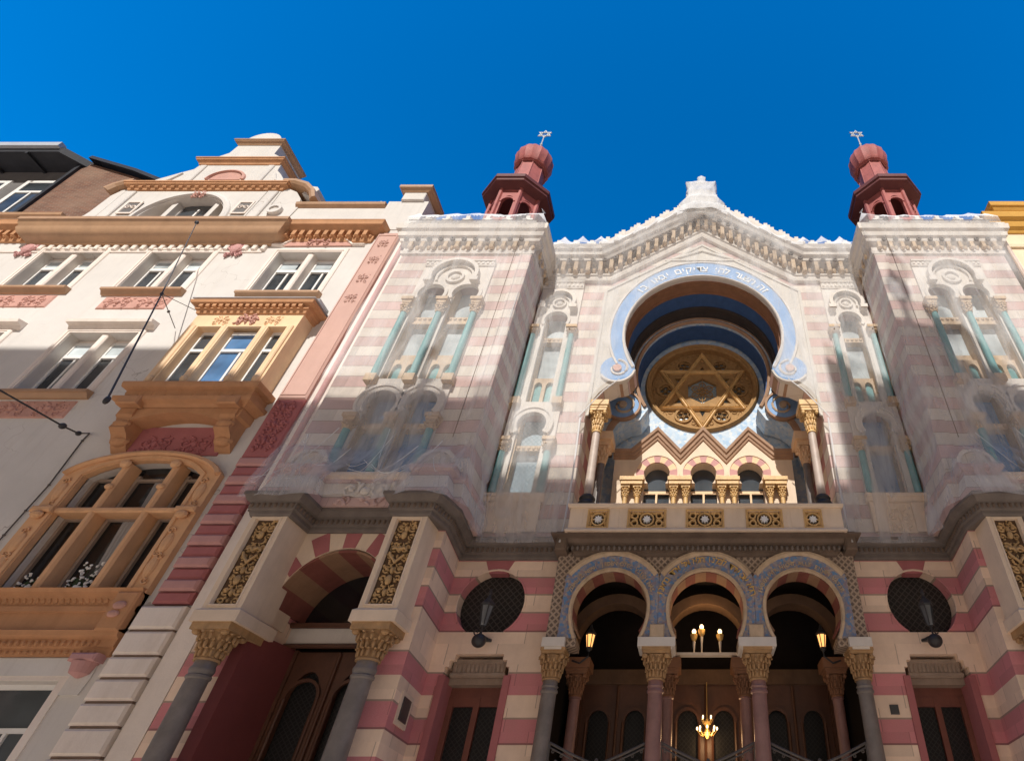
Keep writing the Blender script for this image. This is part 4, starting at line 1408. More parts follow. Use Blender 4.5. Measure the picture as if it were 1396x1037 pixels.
# cornice below the balcony
mb = MB()
pth = [(-2.64, .0), (-2.64, -.42), (2.64, -.42), (2.64, .0)]
mb.hsweep(pth, [(-.2, 6.34), (-.08, 6.34), (-.06, 6.40), (-.02, 6.41), (-.02, 6.52), (.1, 6.54), (.16, 6.6), (.34, 6.61), (.34, 6.645), (-.2, 6.65)])
PC = build('portal_cornice', mb, 'dark_cornice', SYN)
mb = MB()
for i in range(56):
    xx = -2.8 + i * 5.6 / 55
    mb.blob((xx, -.45, 6.465), .032, .035, .052, 6, 4)
build('dentil', mb, 'grey_cornice', PC)
mb = MB()
for s in (-1, 1):
    mb.cut(); mb.bev(s * 2.80 - .11, s * 2.80 + .11, -.62, 0, 6.36, 6.74, .03)
build('end_block', mb, 'dark_cornice', PC)

# portal columns
for px_, end in ((-2.70, 1), (-.8875, 0), (.8875, 0), (2.70, 1)):
    w = .33 if not end else .20
    yc = PYF + .17
    mb = MB().lathe([(.18, 0), (.18, .25), (.15, .3), (.135, .45), (.138, 2.2), (.125, 3.98), (.145, 4.0), (.145, 4.03), (.125, 4.06), (.145, 4.09), (.125, 4.12), (.125, 4.2)], px_, yc, 24)
    CL = build('portal_column', mb, 'pink_granite' if not end else 'granite', SYN, 35)
    mb = MB(); capital(mb, px_, yc, 4.18, 4.68, .13, .235 if not end else .2, sides=14)
    build('capital', mb, 'cap_gold', CL, 40)
    mb = MB(); mb.box(px_ - w, px_ + w, PYF - .1, PYF + .5, 4.68, 4.83)
    mb.box(px_ - w + .05, px_ + w - .05, PYF - .06, PYF + .46, 4.64, 4.68)
    build('impost', mb, 'pale_stone', CL)
# inner columns behind
for px_ in (-2.45, -.72, .72, 2.45):
    yc = .95
    mb = MB().lathe([(.1, 0), (.1, 4.12), (.12, 4.14), (.1, 4.18)], px_, yc, 18)
    CL = build('vestibule_column', mb, 'pink_granite', SYN, 35)
    mb = MB(); capital(mb, px_, yc, 4.16, 4.62, .1, .19, sides=12)
    mb.box(px_ - .24, px_ + .24, yc - .25, yc + .3, 4.62, 4.8)
    build('capital', mb, 'brown_moulding', CL, 40)
# transom rail across the middle bay
mb = MB().box(-.60, .60, .8, .95, 4.86, 4.91)
mb.box(-.7, -.60, .74, 1.0, 4.80, 4.93); mb.box(.60, .7, .74, 1.0, 4.80, 4.93)
build('transom', mb, 'pale_stone', SYN)
# vestibule shell
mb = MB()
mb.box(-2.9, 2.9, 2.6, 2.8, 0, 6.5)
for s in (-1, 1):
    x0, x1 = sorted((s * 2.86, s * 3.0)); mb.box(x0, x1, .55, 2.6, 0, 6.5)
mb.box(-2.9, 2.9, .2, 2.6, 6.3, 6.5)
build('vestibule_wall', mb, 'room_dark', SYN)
mb = MB()
for c_ in acs:
    mb.ring(c_, 5.1, .78, .98, .9, 1.3, R(0), R(180), 20)
mb.box(-2.86, 2.86, 1.95, 2.15, 4.62, 4.9)
build('vestibule_arch', mb, 'vault_stone', SYN)
for c_ in acs:
    mb = MB()
    holes = []
    for l in (-1, 1):
        c2 = c_ + l * .36
        holes.append(arc(c2, 3.95, .2, .22, 0, PI, 12) + [(c2 - .2, 1.0), (c2 + .2, 1.0)])
    mb.prism(rect(c_ - .72, c_ + .72, 0, 4.62), 2.0, 2.08, holes=holes)
    for l in (-1, 1):
        c2 = c_ + l * .36
        mb.ring(c2, 3.95, .2, .26, 1.96, 2.0, 0, PI, 12)
        mb.tube([(c2 - .23, 1.98, 1.0), (c2 - .23, 1.98, 3.95)], .025, 6)
        mb.tube([(c2 + .23, 1.98, 1.0), (c2 + .23, 1.98, 3.95)], .025, 6)
    mb.tube([(c_, 1.97, 0), (c_, 1.97, 4.6)], .03, 6)
    for e in (-.8, .8): mb.box(c_ + e - .08, c_ + e + .08, 1.9, 2.1, 0, 4.62)
    PD = build('portal_door', mb, 'brown_wood', SYN)
    build('pane', MB().box(c_ - .7, c_ + .7, 2.1, 2.12, .9, 4.5), 'leaded', PD)
# wrought iron gates between the columns
for a_, b in ((-2.57, -1.0), (-.76, .76), (1.0, 2.57)):
    mb = MB()
    c_ = (a_ + b) / 2
    yg = PYF + .2
    def top(x_):
        k = abs(x_ - c_) / ((b - a_) / 2)
        return 2.98 + .30 * k ** 1.15
    pts = [(a_ + (b - a_) * i / 24, yg, top(a_ + (b - a_) * i / 24)) for i in range(25)]
    mb.tube(pts, .022, 6)
    mb.tube([(p[0], p[1], p[2] - .06) for p in pts], .013, 6)
    mb.tube([(a_, yg, 2.72), (b, yg, 2.72)], .018, 6)
    mb.tube([(a_, yg, .3), (b, yg, .3)], .02, 6)
    for i in range(15):
        xx = a_ + (b - a_) * (i + .5) / 15
        mb.tube([(xx, yg, .2), (xx, yg, 2.72)], .011, 5)
    for i in range(11):
        xx = a_ + (b - a_) * (i + .5) / 11
        h = top(xx) - 2.72
        if h > .1:
            mb.ring(xx, top(xx) - .09, .012, .026, yg - .01, yg + .01, n=8)
            mb.spiral(xx - .045, yg, 2.72 + h * .45, min(.085, h * .36), 1.3, .012, 1, PI / 2)
            mb.spiral(xx + .045, yg, 2.72 + h * .45, min(.085, h * .36), 1.3, .012, -1, PI / 2)
    for e in (a_, c_, b):
        mb.tube([(e, yg, .1), (e, yg, top(e))], .02, 6)
    mb.blob((c_, yg, top(c_) + .04), .035, .035, .05, 8, 5)
    gl = ['wrought iron gate, dipping in the middle, in the portal bay nearer the white house', 'wrought iron gate under the gold lettered middle arch of the portal', 'wrought iron gate, dipping in the middle, in the portal bay nearer the yellow house']
    tag(build('iron_gate', mb, 'iron_worn'), gl[0 if c_ < -.5 else (1 if c_ < .5 else 2)], 'gate', 'iron gates of the portal')

# body behind
mb = MB()
mb.box(-8.3, -5.0, .05, 16, .0, 6.5); mb.cut(); mb.box(5.0, 8.3, .05, 16, 0, 6.5); mb.cut()
mb.box(-8.2, 8.2, 2.8, 16, 0, 15.0)
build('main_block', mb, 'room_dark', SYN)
# ================================================================== HOUSE ON THE LEFT
HW = -1.10
APT = thing('apartment_house', 'white plastered town house with ochre cornices, a stepped scrolled gable and an ochre oriel', 'house', (-14, HW, 0))
wins = [(-12.0, -10.22, 13.2, 15.0), (-15.58, -13.86, 13.33, 15.03), (-18.66, -16.95, 13.4, 15.06), (-22.0, -20.3, 13.4, 15.06),
        (-15.58, -13.9, 9.84, 11.74), (-18.9, -17.2, 9.84, 11.74), (-22.2, -20.5, 9.84, 11.74)]
BW_ = [(-12.30, 5.36), (-9.98, 5.36), (-9.98, 7.62)] + [(-11.14 + 1.16 * math.sin(q), 7.62 + .36 * (math.cos(q) - math.cos(R(75))) / (1 - math.cos(R(75)))) for q in [R(75) - R(150) * i / 16 for i in range(17)]][1:-1] + [(-12.30, 7.62)]
low_win = (-12.6, -10.2, 1.0, 3.95)
holes = [rect(*w) for w in wins] + [BW_, rect(*low_win), rect(-12.0, -10.0, 9.8, 11.6)]
mb = MB().prism(rect(-26, -8.34, 0, 16.1), HW, HW + .4, holes=holes)
build('wall', mb, 'plaster', APT)
build('inner_wall', MB().box(-26, -8.4, HW + .75, HW + .8, 0, 16), 'room_dark', APT)


def sash_window(x0, x1, z0, z1, sill='plain', hood=False, apron=True):
    """two-light window: stone surround and mullion, white casements, panes"""
    c_ = (x0 + x1) / 2
    mb = MB()
    mb.vsweep([(x0, z0), (x0, z1), (x1, z1), (x1, z0)], HW, [(0, -.16), (.03, -.15), (.05, -.11), (.05, -.06), (.03, -.05), (.03, -.01), (-.30, 0)], closed=False)
    mb.bev(c_ - .085, c_ + .085, HW + .02, HW + .32, z0, z1, .03)
    mb.box(x0 + .001, c_ - .085, HW + .28, HW + .36, z1 - .1, z1)
    mb.box(c_ + .085, x1 - .001, HW + .28, HW + .36, z1 - .1, z1)
    wnd = build('window', mb, 'plaster_trim', APT)
    mb = MB()
    mb.hsweep([(x0 - .2, HW), (x1 + .2, HW)], [(0, z0 - .2), (.05, z0 - .19), (.12, z0 - .1), (.17, z0 - .09), (.17, z0 - .02), (.0, z0 + .01)])
    build('sill', mb, 'gutter_brown', wnd)
    if hood:
        mb = MB()
        mb.hsweep([(x0 - .14, HW), (x1 + .3, HW)], [(0, z1 + .12), (.05, z1 + .13), (.08, z1 + .2), (.2, z1 + .22), (.22, z1 + .3), (.0, z1 + .35)])
        build('hood', mb, 'plaster_trim', wnd)
    for a_, b in ((x0, c_ - .085), (c_ + .085, x1)):
        f = MB()
        zt_ = z0 + (z1 - z0) * .66
        y0, y1 = HW + .24, HW + .30
        f.box(a_, a_ + .06, y0, y1, z0, z1 - .1); f.box(b - .06, b, y0, y1, z0, z1 - .1)
        f.box(a_ + .06, b - .06, y0 - .01, y1, z0, z0 + .07); f.box(a_ + .06, b - .06, y0, y1, z1 - .17, z1 - .1)
        f.box(a_ + .06, b - .06, y0 - .03, y1, zt_, zt_ + .1)
        m_ = (a_ + b) / 2
        f.box(m_ - .025, m_ + .025, y0, y1, z0 + .07, zt_)
        build('casement', f, 'white_frame', wnd)
        build('pane', MB().box(a_ + .05, b - .05, HW + .275, HW + .285, z0 + .05, z1 - .12), 'window_glass', wnd)
        build('curtain', MB().box(a_ + .05, b - .3, HW + .26, HW + .268, zt_ + .1, z1 - .15), 'pale_glass', wnd)
    if apron:
        mb = MB()
        zt = z0 - .24; zb = z0 - .72
        mb.bev(x0 - .02, x1 + .02, HW - .03, HW, zb, zt, .03)
        carved(mb, x0 + .04, c_ - .02, zb + .05, zt - .05, HW - .035, .4, int(x0 * 7), .018)
        carved(mb, c_ + .02, x1 - .04, zb + .05, zt - .05, HW - .035, .4, int(x0 * 9), .018)
        build('relief_panel', mb, 'pink_relief', wnd)
    return wnd


for i, w in enumerate(wins):
    sash_window(*w, hood=i >= 4, apron=(i != 0))

# pink lunette over the window near the pilaster
mb = MB().prism([(-12.05, 15.27)] + [(-10.05 - 2.0 * k / 14, 15.27 + .50 * math.sin(PI * k / 14) ** .8 + .02) for k in range(15)], HW - .04, HW)
carved(mb, -11.5, -10.6, 15.3, 15.62, HW - .06, .4, 4, .02)
build('lunette', mb, 'pink_relief', APT)
mb = MB().vsweep([(-12.4, 15.35), (-12.05, 15.35)] + [(-12.05 + 2.0 * k / 14, 15.35 + .48 * math.sin(PI * k / 14) ** .8) for k in range(15)] + [(-9.7, 15.35)], HW, [(0, -.03), (.06, -.02), (.08, .03), (0, .06)])
build('string_moulding', mb, 'plaster_trim', APT)
# cartouches between the windows
for cx in (-19.15, -13.25):
    mb = MB()
    carved(mb, cx - .28, cx + .28, 14.75, 15.45, HW - .05, .5, int(cx), .03)
    mb.blob((cx, HW - .06, 15.1), .15, .08, .2, 10, 6)
    build('cartouche', mb, 'rust_pink', APT)

# main cornice: smooth brown gutter in the middle, dentilled ochre either side
mb = MB()
gp = [(0, 15.28), (.08, 15.30), (.11, 15.38), (.22, 15.42), (.33, 15.52), (.39, 15.66), (.39, 15.78), (.43, 15.82), (.45, 15.92), (.48, 15.94), (.48, 16.06), (0, 16.1)]
mb.hsweep([(-19.25, HW + .1), (-19.25, HW - .02), (-12.42, HW - .02), (-12.42, HW + .1)], gp)
build('gutter_cornice', mb, 'gutter_brown', APT, 50)
for a_, b in ((-26, -19.3), (-12.36, -9.62)):
    mb = MB()
    path = [(a_, HW), (b, HW), (b, HW + .3)] if b > -15 else [(a_, HW), (b, HW)]
    mb.hsweep(path, [(0, 15.45), (.05, 15.46), (.08, 15.56), (.08, 15.76), (.2, 15.8), (.3, 15.9), (.34, 15.92), (.36, 16.05), (.38, 16.1), (0, 16.15)])
    n_ = int((b - a_) / .22)
    for i in range(n_):
        xx = a_ + (i + .5) * (b - a_) / n_
        mb.box(xx - .055, xx + .055, HW - .22, HW - .06, 15.58, 15.78)
        mb.blob((xx + .11, HW - .1, 15.64), .04, .05, .07, 6, 4)
    build('dentil_cornice', mb, 'ochre_stone', APT)
# frieze bracket strip below the gutter
mb = MB()
mb.hsweep([(-20.5, HW), (-12.5, HW)], [(0, 14.98), (.03, 14.99), (.04, 15.03), (0, 15.05)])
for i in range(26):
    xx = -19.1 + i * 6.6 / 25
    mb.bev(xx - .06, xx + .06, HW - .09, HW, 15.06, 15.26, .02)
build('frieze', mb, 'plaster_trim', APT)

# attic and scrolled gable (a block with depth; cornices return along its side)
GY = HW + .05
GD = 1.3
att = [(-19.0, 15.9), (-13.1, 15.9), (-13.1, 16.5), (-13.35, 16.9), (-13.5, 17.5), (-13.55, 18.3), (-18.5, 18.3), (-18.55, 17.7), (-18.8, 17.1), (-19.3, 16.6), (-19.6, 16.35), (-19.6, 15.9)]
lun = arc(-16.02, 16.72, 1.28, 1.3, 0, PI, 26)
lh = [(-14.74, 16.0)] + lun + [(-17.3, 16.0)]
mb = MB().prism(att, GY, GY + GD, holes=[lh], mi=0)
mb.vsweep(lun[::-1], GY, [(0, -.22), (.05, -.2), (.08, -.14), (.08, -.05), (-.3, 0)])
for xx in (-18.3, -13.75):
    mb.bev(xx - .16, xx + .16, GY - .06, GY, 15.95, 18.25, .02)
    mb.bev(xx - .26, xx - .2, GY - .04, GY, 15.95, 18.25, .01)
for c_ in (-16.55, -15.5):
    pass
mb.box(-16.75, -16.6, GY + .1, GY + .4, 16.0, 17.8); mb.box(-15.42, -15.27, GY + .1, GY + .4, 16.0, 17.8)
mb.box(-17.4, -14.6, GY + .5, GY + .6, 15.95, 18.2)
# shoulder scrolls
for cx, cz, sg in ((-19.35, 16.45, 1), (-13.2, 17.2, -1)):
    mb.ring(cx, cz, 0, .22, GY - .05, GY + .3, n=18)
    mb.ring(cx, cz, .14, .22, GY - .1, GY - .05, n=18)
GB = build('attic_gable', mb, 'plaster', APT)
mb = MB()
mb.box(-16.6, -15.42, GY + .32, GY + .36, 16.0, 17.95)
build('attic_pane', mb, 'window_glass', GB)
mb = MB()
for xx in (-16.6, -16.03, -15.46): mb.box(xx - .03, xx + .03, GY + .28, GY + .34, 16, 17.7)
for zz in (16.5, 17.0): mb.box(-16.6, -15.42, GY + .29, GY + .34, zz - .03, zz + .03)
build('attic_window_frame', mb, 'white_frame', GB)
mb = MB()
for cx in (-17.75, -14.25):
    mb.cut(); mb.box(cx - .22, cx + .22, GY - .035, GY, 17.0, 17.62, 0)
    mb.vsweep([(cx - .22, 17.0), (cx - .22, 17.62), (cx + .22, 17.62), (cx + .22, 17.0)], GY - .03, [(0, -.02), (.03, -.02), (.03, .03), (0, .04)], closed=True, mi=1)
    mb.spiral(cx - .08, GY - .045, 17.33, .1, 1.2, .02, 1, 0, 1)
    mb.spiral(cx + .08, GY - .045, 17.33, .1, 1.2, .02, -1, PI, 1)
build('relief_plate', mb, ['dark_house_wall', 'plaster_trim'], GB)
mb = MB()
carved(mb, -16.25, -15.75, 17.85, 18.25, GY - .06, .4, 2, .025)
build('keystone_cartouche', mb, 'pink_relief', GB)

def gable_cornice(x0, x1, z0, z1, out, mat='ochre_stone', dent=True):
    mb = MB()
    h = z1 - z0
    mb.hsweep([(x0, GY + GD), (x0, GY), (x1, GY), (x1, GY + GD)], [(-.1, z0), (.03, z0), (.05, z0 + h * .25), (out * .5, z0 + h * .4), (out * .8, z0 + h * .55), (out * .85, z0 + h * .75), (out, z0 + h * .8), (out, z0 + h), (-.1, z0 + h + .06)])
    if dent:
        n_ = int((x1 - x0) / .26)
        for i in range(n_):
            xx = x0 + (i + .5) * (x1 - x0) / n_
            mb.box(xx - .06, xx + .06, GY - out * .55, GY, z0 + .06, z0 + h * .42)
    return build('cornice', mb, mat, GB)
gable_cornice(-18.5, -13.55, 18.36, 18.66, .19)
st2 = [(-18.35, 18.6), (-13.6, 18.6), (-13.75, 18.95), (-14.05, 19.35), (-14.3, 19.62), (-14.35, 20.0), (-17.1, 20.0), (-17.15, 19.7), (-17.5, 19.45), (-18.0, 19.05)]
mb = MB().prism(st2, GY, GY + GD)
mb.vsweep(arc(-15.75, 19.0, .62, .55, 0, PI, 16)[::-1], GY, [(0, -.03), (.06, -.02), (.08, .05), (0, .08)], mi=1)
mb.ring(-15.75, 19.0, 0, .5, GY - .02, GY, 0, PI, 16, 1)
for cx, sg in ((-17.35, 1), (-14.25, -1)):
    mb.vsweep([(cx - .5 * sg, 18.75), (cx - .2 * sg, 19.0), (cx, 19.4)][::sg], GY, [(0, -.03), (.05, -.02), (.05, .03), (0, .04)])
for xx in (-16.9, -14.6): mb.bev(xx - .1, xx + .1, GY - .05, GY, 18.66, 19.9, .02)
build('gable_stage', mb, ['plaster', 'pink_relief'], GB)
gable_cornice(-17.1, -14.4, 19.96, 20.24, .17, 'ochre_stone', False)
st3 = [(-17.0, 20.25), (-14.45, 20.25), (-14.6, 20.5), (-14.95, 20.75), (-15.0, 21.4), (-16.5, 21.4), (-16.55, 20.8), (-16.8, 20.55)]
build('gable_stage', MB().prism(st3, GY, GY + GD), 'plaster', GB)
gable_cornice(-16.5, -15.0, 21.34, 21.55, .16, 'gutter_brown', False)
mb = MB().prism([(-16.35, 21.55)] + [(-15.75 + .62 * math.cos(q), 21.55 + .62 * math.sin(q)) for q in [PI - PI * i / 16 for i in range(17)]][1:-1] + [(-15.15, 21.55)], GY - .05, GY + GD)
build('gable_cap', mb, 'plaster', GB)
# curved end consoles of the attic cornice, with ball finials
mb = MB()
mb.vsweep([(-13.62, 18.62), (-13.25, 18.6), (-12.85, 18.42), (-12.55, 18.1), (-12.36, 17.7)], GY, [(-1.0, 0), (-.0, 0), (.1, -.03), (.16, -.12), (.16, -.22), (-1.0, -.25)])
mb.cut(); mb.vsweep([(-18.98, 18.2), (-18.85, 18.42), (-18.65, 18.56), (-18.45, 18.62)], GY, [(-1.0, 0), (-.0, 0), (.1, -.03), (.16, -.12), (.16, -.22), (-1.0, -.25)])
build('scroll_cornice', mb, 'gutter_brown', GB)
mb = MB()
mb.prism([(-13.6, 16.5), (-12.7, 16.5), (-12.62, 17.4), (-12.75, 17.9), (-13.05, 18.3), (-13.4, 18.5), (-13.6, 18.52)], GY + .02, GY + .95)
mb.prism([(-12.95, 18.35), (-12.62, 18.2), (-12.5, 18.6), (-12.62, 18.75), (-12.9, 18.8)], GY + .1, GY + .7)
mb.cut()
mb.prism([(-19.1, 16.4), (-18.5, 16.4), (-18.5, 18.5), (-18.75, 18.4), (-18.9, 18.1), (-18.95, 17.2)], GY + .02, GY + .95)
mb.prism([(-18.75, 18.55), (-18.3, 18.6), (-18.3, 18.95), (-18.5, 19.1), (-18.75, 18.9)], GY + .1, GY + .7)
build('console', mb, 'plaster', GB, 40)

# parapets either side
mb = MB().prism(rect(-12.7, -9.8, 16.1, 17.5), HW + .1, HW + .5, holes=[[(-10.3, 16.45)] + arc(-11.2, 16.45, .9, .28, 0, PI, 16)[1:-1] + [(-12.1, 16.45)]])
mb.box(-12.7, -9.8, HW + .3, HW + .45, 16.15, 17.4)
mb.cut(); mb.box(-9.79, -8.55, HW - .02, HW + .9, 16.1, 17.6)
mb.bev(-9.4, -8.7, HW - .1, HW + .8, 17.59, 18.0, .02); mb.cut()
mb.box(-26, -19.5, HW + .1, HW + .5, 16.1, 16.95)
mb.cut(); mb.lathe([(.12, 17.5), (.2, 17.7), (.18, 17.85), (.05, 17.95)], -10.2, HW + .3, 12)
build('parapet', mb, 'plaster', APT)
mb = MB()
mb.hsweep([(-12.7, HW + .1), (-9.9, HW + .1)], [(-.4, 17.42), (.02, 17.42), (.1, 17.5), (.12, 17.6), (-.4, 17.64)])
mb.cut(); mb.hsweep([(-9.42, HW + .8), (-9.42, HW - .1), (-8.66, HW - .1), (-8.66, HW + .8)], [(-.3, 17.98), (.02, 17.98), (.1, 18.08), (.14, 18.1), (.14, 18.22), (-.3, 18.3)])
mb.cut(); mb.hsweep([(-26, HW + .1), (-19.6, HW + .1)], [(-.4, 16.85), (.02, 16.85), (.1, 16.92), (.12, 17.02), (-.4, 17.06)])
build('coping', mb, 'gutter_brown', APT)

# pilaster: pale quoins, rusticated pink, relief, smooth pink shaft
PX0, PX1 = -9.42, -8.78
mb = MB()
zs = [0.4, .9, 1.4, 1.9, 2.4, 2.925, 3.308, 3.639, 3.973, 4.298, 4.69, 5.10]
for a_, b in zip(zs[:-1], zs[1:]):
    mb.cut(); mb.bev(PX0 - .12, PX1, HW - .13, HW, a_ + .02, b - .02, .035)
build('quoin', mb, 'plaster_trim', APT)
build('quoin_joint', MB().box(PX0 - .1, PX1 - .02, HW - .07, HW, 0, 5.1), 'joint_mortar', APT)
n_ = 14
for col_i, mname in ((0, 'rust_red'), (1, 'rust_pink')):
    mb = MB()
    for i in range(n_):
        if i % 2 != col_i: continue
        a_, b = 5.12 + i * (8.05 - 5.12) / n_, 5.12 + (i + 1) * (8.05 - 5.12) / n_
        mb.bev(PX0, PX1, HW - .12 - .03 * col_i, HW, a_ + .006, b - .006, .04)
    build('rusticated_band', mb, mname, APT)
mb = MB()
mb.bev(PX0, PX1, HW - .12, HW, 8.06, 9.56, .03)
carved(mb, PX0 + .06, PX1 - .06, 8.2, 9.5, HW - .13, .45, 21, .028)
build('relief_panel', mb, 'rust_red', APT)
mb = MB()
mb.bev(PX0, PX1, HW - .12, HW, 9.57, 15.8, .03)
mb.vsweep([(PX0 + .06, 9.7), (PX0 + .06, 15.65), (PX1 - .06, 15.65), (PX1 - .06, 9.7)], HW - .12, [(0, -.02), (.015, -.02), (.015, .01), (0, .01)], closed=True)
for zz in (15.25, 14.5, 13.7, 12.9):
    carved(mb, (PX0 + PX1) / 2 - .17, (PX0 + PX1) / 2 + .17, zz - .16, zz + .2, HW - .125, .36, int(zz * 10), .014)
build('pilaster_shaft', mb, 'pink_smooth', APT)
mb = MB()
mb.bev(-8.76, -8.62, HW - .02, HW + .1, 5.1, 15.8, .02)
mb.lathe([(.06, 6.9), (.06, 15.6)], -8.55, HW - .08, 10)
build('pilaster_return', mb, 'rust_pink', APT)
mb = MB().box(-8.74, -8.36, HW - .05, HW, 0, 15.6)
build('edge_strip', mb, 'plaster_trim', APT)

# ---- oriel
OX0, OX1, OYF = -12.30, -9.72, -1.52
OR = MB()
lights = [(-12.02, -11.50), (-11.32, -10.45), (-10.27, -9.98)]
lights = [(-12.02, -11.48), (-11.30, -10.52), (-10.34, -9.92)]
OR.prism(rect(OX0, OX1, 9.66, 11.98), OYF, OYF + .3, holes=[rect(a_, b, 9.72, 11.5 if i != 1 else 11.58) for i, (a_, b) in enumerate(lights)])
OR.box(OX0, OX0 + .25, OYF + .3, HW, 9.66, 11.98); OR.box(OX1 - .25, OX1, OYF + .3, HW, 9.66, 11.98)
for (a_, b) in lights:
    OR.vsweep([(a_, 9.72), (a_, 11.5), (b, 11.5), (b, 9.72)], OYF, [(0, -.06), (.035, -.05), (.035, -.01), (-.02, .0)])
for xx in (-11.39, -10.43, -12.14, -9.82):
    OR.bev(xx - .05, xx + .05, OYF - .05, OYF, 9.72, 11.55, .02)
    OR.blob((xx, OYF - .05, 9.86), .07, .06, .1, 8, 5)
carved(OR, -11.85, -11.4, 11.62, 11.9, OYF - .01, .3, 8, .012)
carved(OR, -10.6, -10.15, 11.62, 11.9, OYF - .01, .3, 9, .012)
ORI = build('oriel', OR, 'ochre_light', APT)
mb = MB(); carved(mb, -11.3, -10.7, 11.62, 11.95, OYF - .02, .33, 12, .022)
build('rose_relief', mb, 'pink_relief', ORI)
mb = MB()
mb.hsweep([(OX0, HW), (OX0, OYF), (OX1, OYF), (OX1, HW)], [(0, 11.96), (.04, 11.97), (.06, 12.06), (.1, 12.08), (.1, 12.17), (.2, 12.2), (.22, 12.28), (-.3, 12.34)])
for i in range(16):
    xx = OX0 + (i + .5) * (OX1 - OX0) / 16
    mb.box(xx - .045, xx + .045, OYF - .17, OYF - .09, 12.09, 12.17)
build('oriel_cornice', mb, 'ochre_stone', ORI)
mb = MB()
mb.hsweep([(OX0 + .45, HW), (OX0 + .45, OYF + .05), (OX1 + .1, OYF + .05), (OX1 + .1, HW)], [(-.3, 12.5), (.02, 12.5), (.05, 12.54), (.02, 12.58), (-.3, 12.66)])
mb.hsweep([(OX0 - .1, HW), (OX0 - .1, OYF - .1), (OX1 + .1, OYF - .1), (OX1 + .1, HW)], [(-.2, 12.345), (.12, 12.345), (.12, 12.36), (-.4, 12.52)])
build('oriel_roof', mb, 'zinc', ORI)
for (a_, b) in lights:
    f = MB(); m_ = (a_ + b) / 2
    y0 = OYF + .16
    f.box(a_, a_ + .05, y0, y0 + .06, 9.72, 11.5); f.box(b - .05, b, y0, y0 + .06, 9.72, 11.5)
    f.box(a_ + .05, b - .05, y0 - .02, y0 + .06, 10.85, 10.93)
    f.box(a_ + .05, b - .05, y0, y0 + .06, 9.72, 9.79); f.box(a_ + .05, b - .05, y0, y0 + .06, 11.42, 11.5)
    if b - a_ > .6: f.box(m_ + .1, m_ + .15, y0, y0 + .06, 9.79, 10.85)
    build('casement', f, 'white_frame', ORI)
    build('pane', MB().box(a_ + .03, b - .03, y0 + .03, y0 + .04, 9.74, 11.48), 'blue_glass' if b - a_ > .6 else 'window_glass', ORI)
mb = MB()
mb.hsweep([(OX0, HW), (OX0, OYF), (OX1, OYF), (OX1, HW)], [(-.1, 9.3), (.04, 9.31), (.07, 9.42), (.07, 9.5), (.16, 9.54), (.18, 9.62), (.18, 9.67), (-.1, 9.70)])
for i in range(9):
    xx = OX0 + (i + .5) * (OX1 - OX0) / 9
    mb.bev(xx - .1, xx + .1, OYF - .075, OYF - .03, 9.33, 9.5, .02)
mb.hsweep([(OX0 - .02, HW), (OX0 - .02, OYF), (OX1 + .02, OYF), (OX1 + .02, HW)], [(-.1, 9.08), (.0, 9.1), (.04, 9.16), (.14, 9.2), (.16, 9.29), (-.1, 9.3)])
for xx in (OX0 + .25, OX1 - .25):
    mb.bev(xx - .22, xx + .22, OYF - .2, OYF, 9.06, 9.28, .03)
build('oriel_base', mb, 'ochre_stone', ORI)
# shallow arched recess with consoles under the oriel
mb = MB()
und = [(OX0, 9.08), (OX1, 9.08), (OX1, 8.9)] + [(OX1 - .2 - (OX1 - OX0 - .4) * k / 16, 8.72 + .26 * math.sin(PI * k / 16)) for k in range(17)] + [(OX0, 8.9)]
mb.prism(und, OYF + .02, HW)
for xx in (OX0 + .22, OX1 - .22):
    V = [(OYF - .02, 9.05), (OYF - .02, 8.9), (OYF + .06, 8.78), (OYF + .02, 8.6), (OYF + .16, 8.5), (HW - .1, 8.3), (HW, 8.2), (HW, 9.05)]
    n = len(V)
    vv = [(xx - .16, y_, z_) for y_, z_ in V] + [(xx + .16, y_, z_) for y_, z_ in V]
    mb.add(vv, [tuple(range(n)), tuple(range(2 * n - 1, n - 1, -1))] + [(i, (i + 1) % n, n + (i + 1) % n, n + i) for i in range(n)])
    mb.blob((xx, OYF + .08, 8.72), .19, .1, .1, 10, 6)
    mb.blob((xx, HW - .14, 8.42), .2, .12, .13, 10, 6)
build('oriel_console', mb, 'ochre_stone', ORI)
mb = MB(); mb.box(OX0 + .3, OX1 - .3, HW - .03, HW, 8.15, 8.85)
carved(mb, OX0 + .5, -11.05, 8.2, 8.62, HW - .04, .4, 31, .02); carved(mb, -10.97, OX1 - .5, 8.2, 8.62, HW - .04, .4, 32, .02)
build('relief_panel', mb, 'rust_red', ORI)

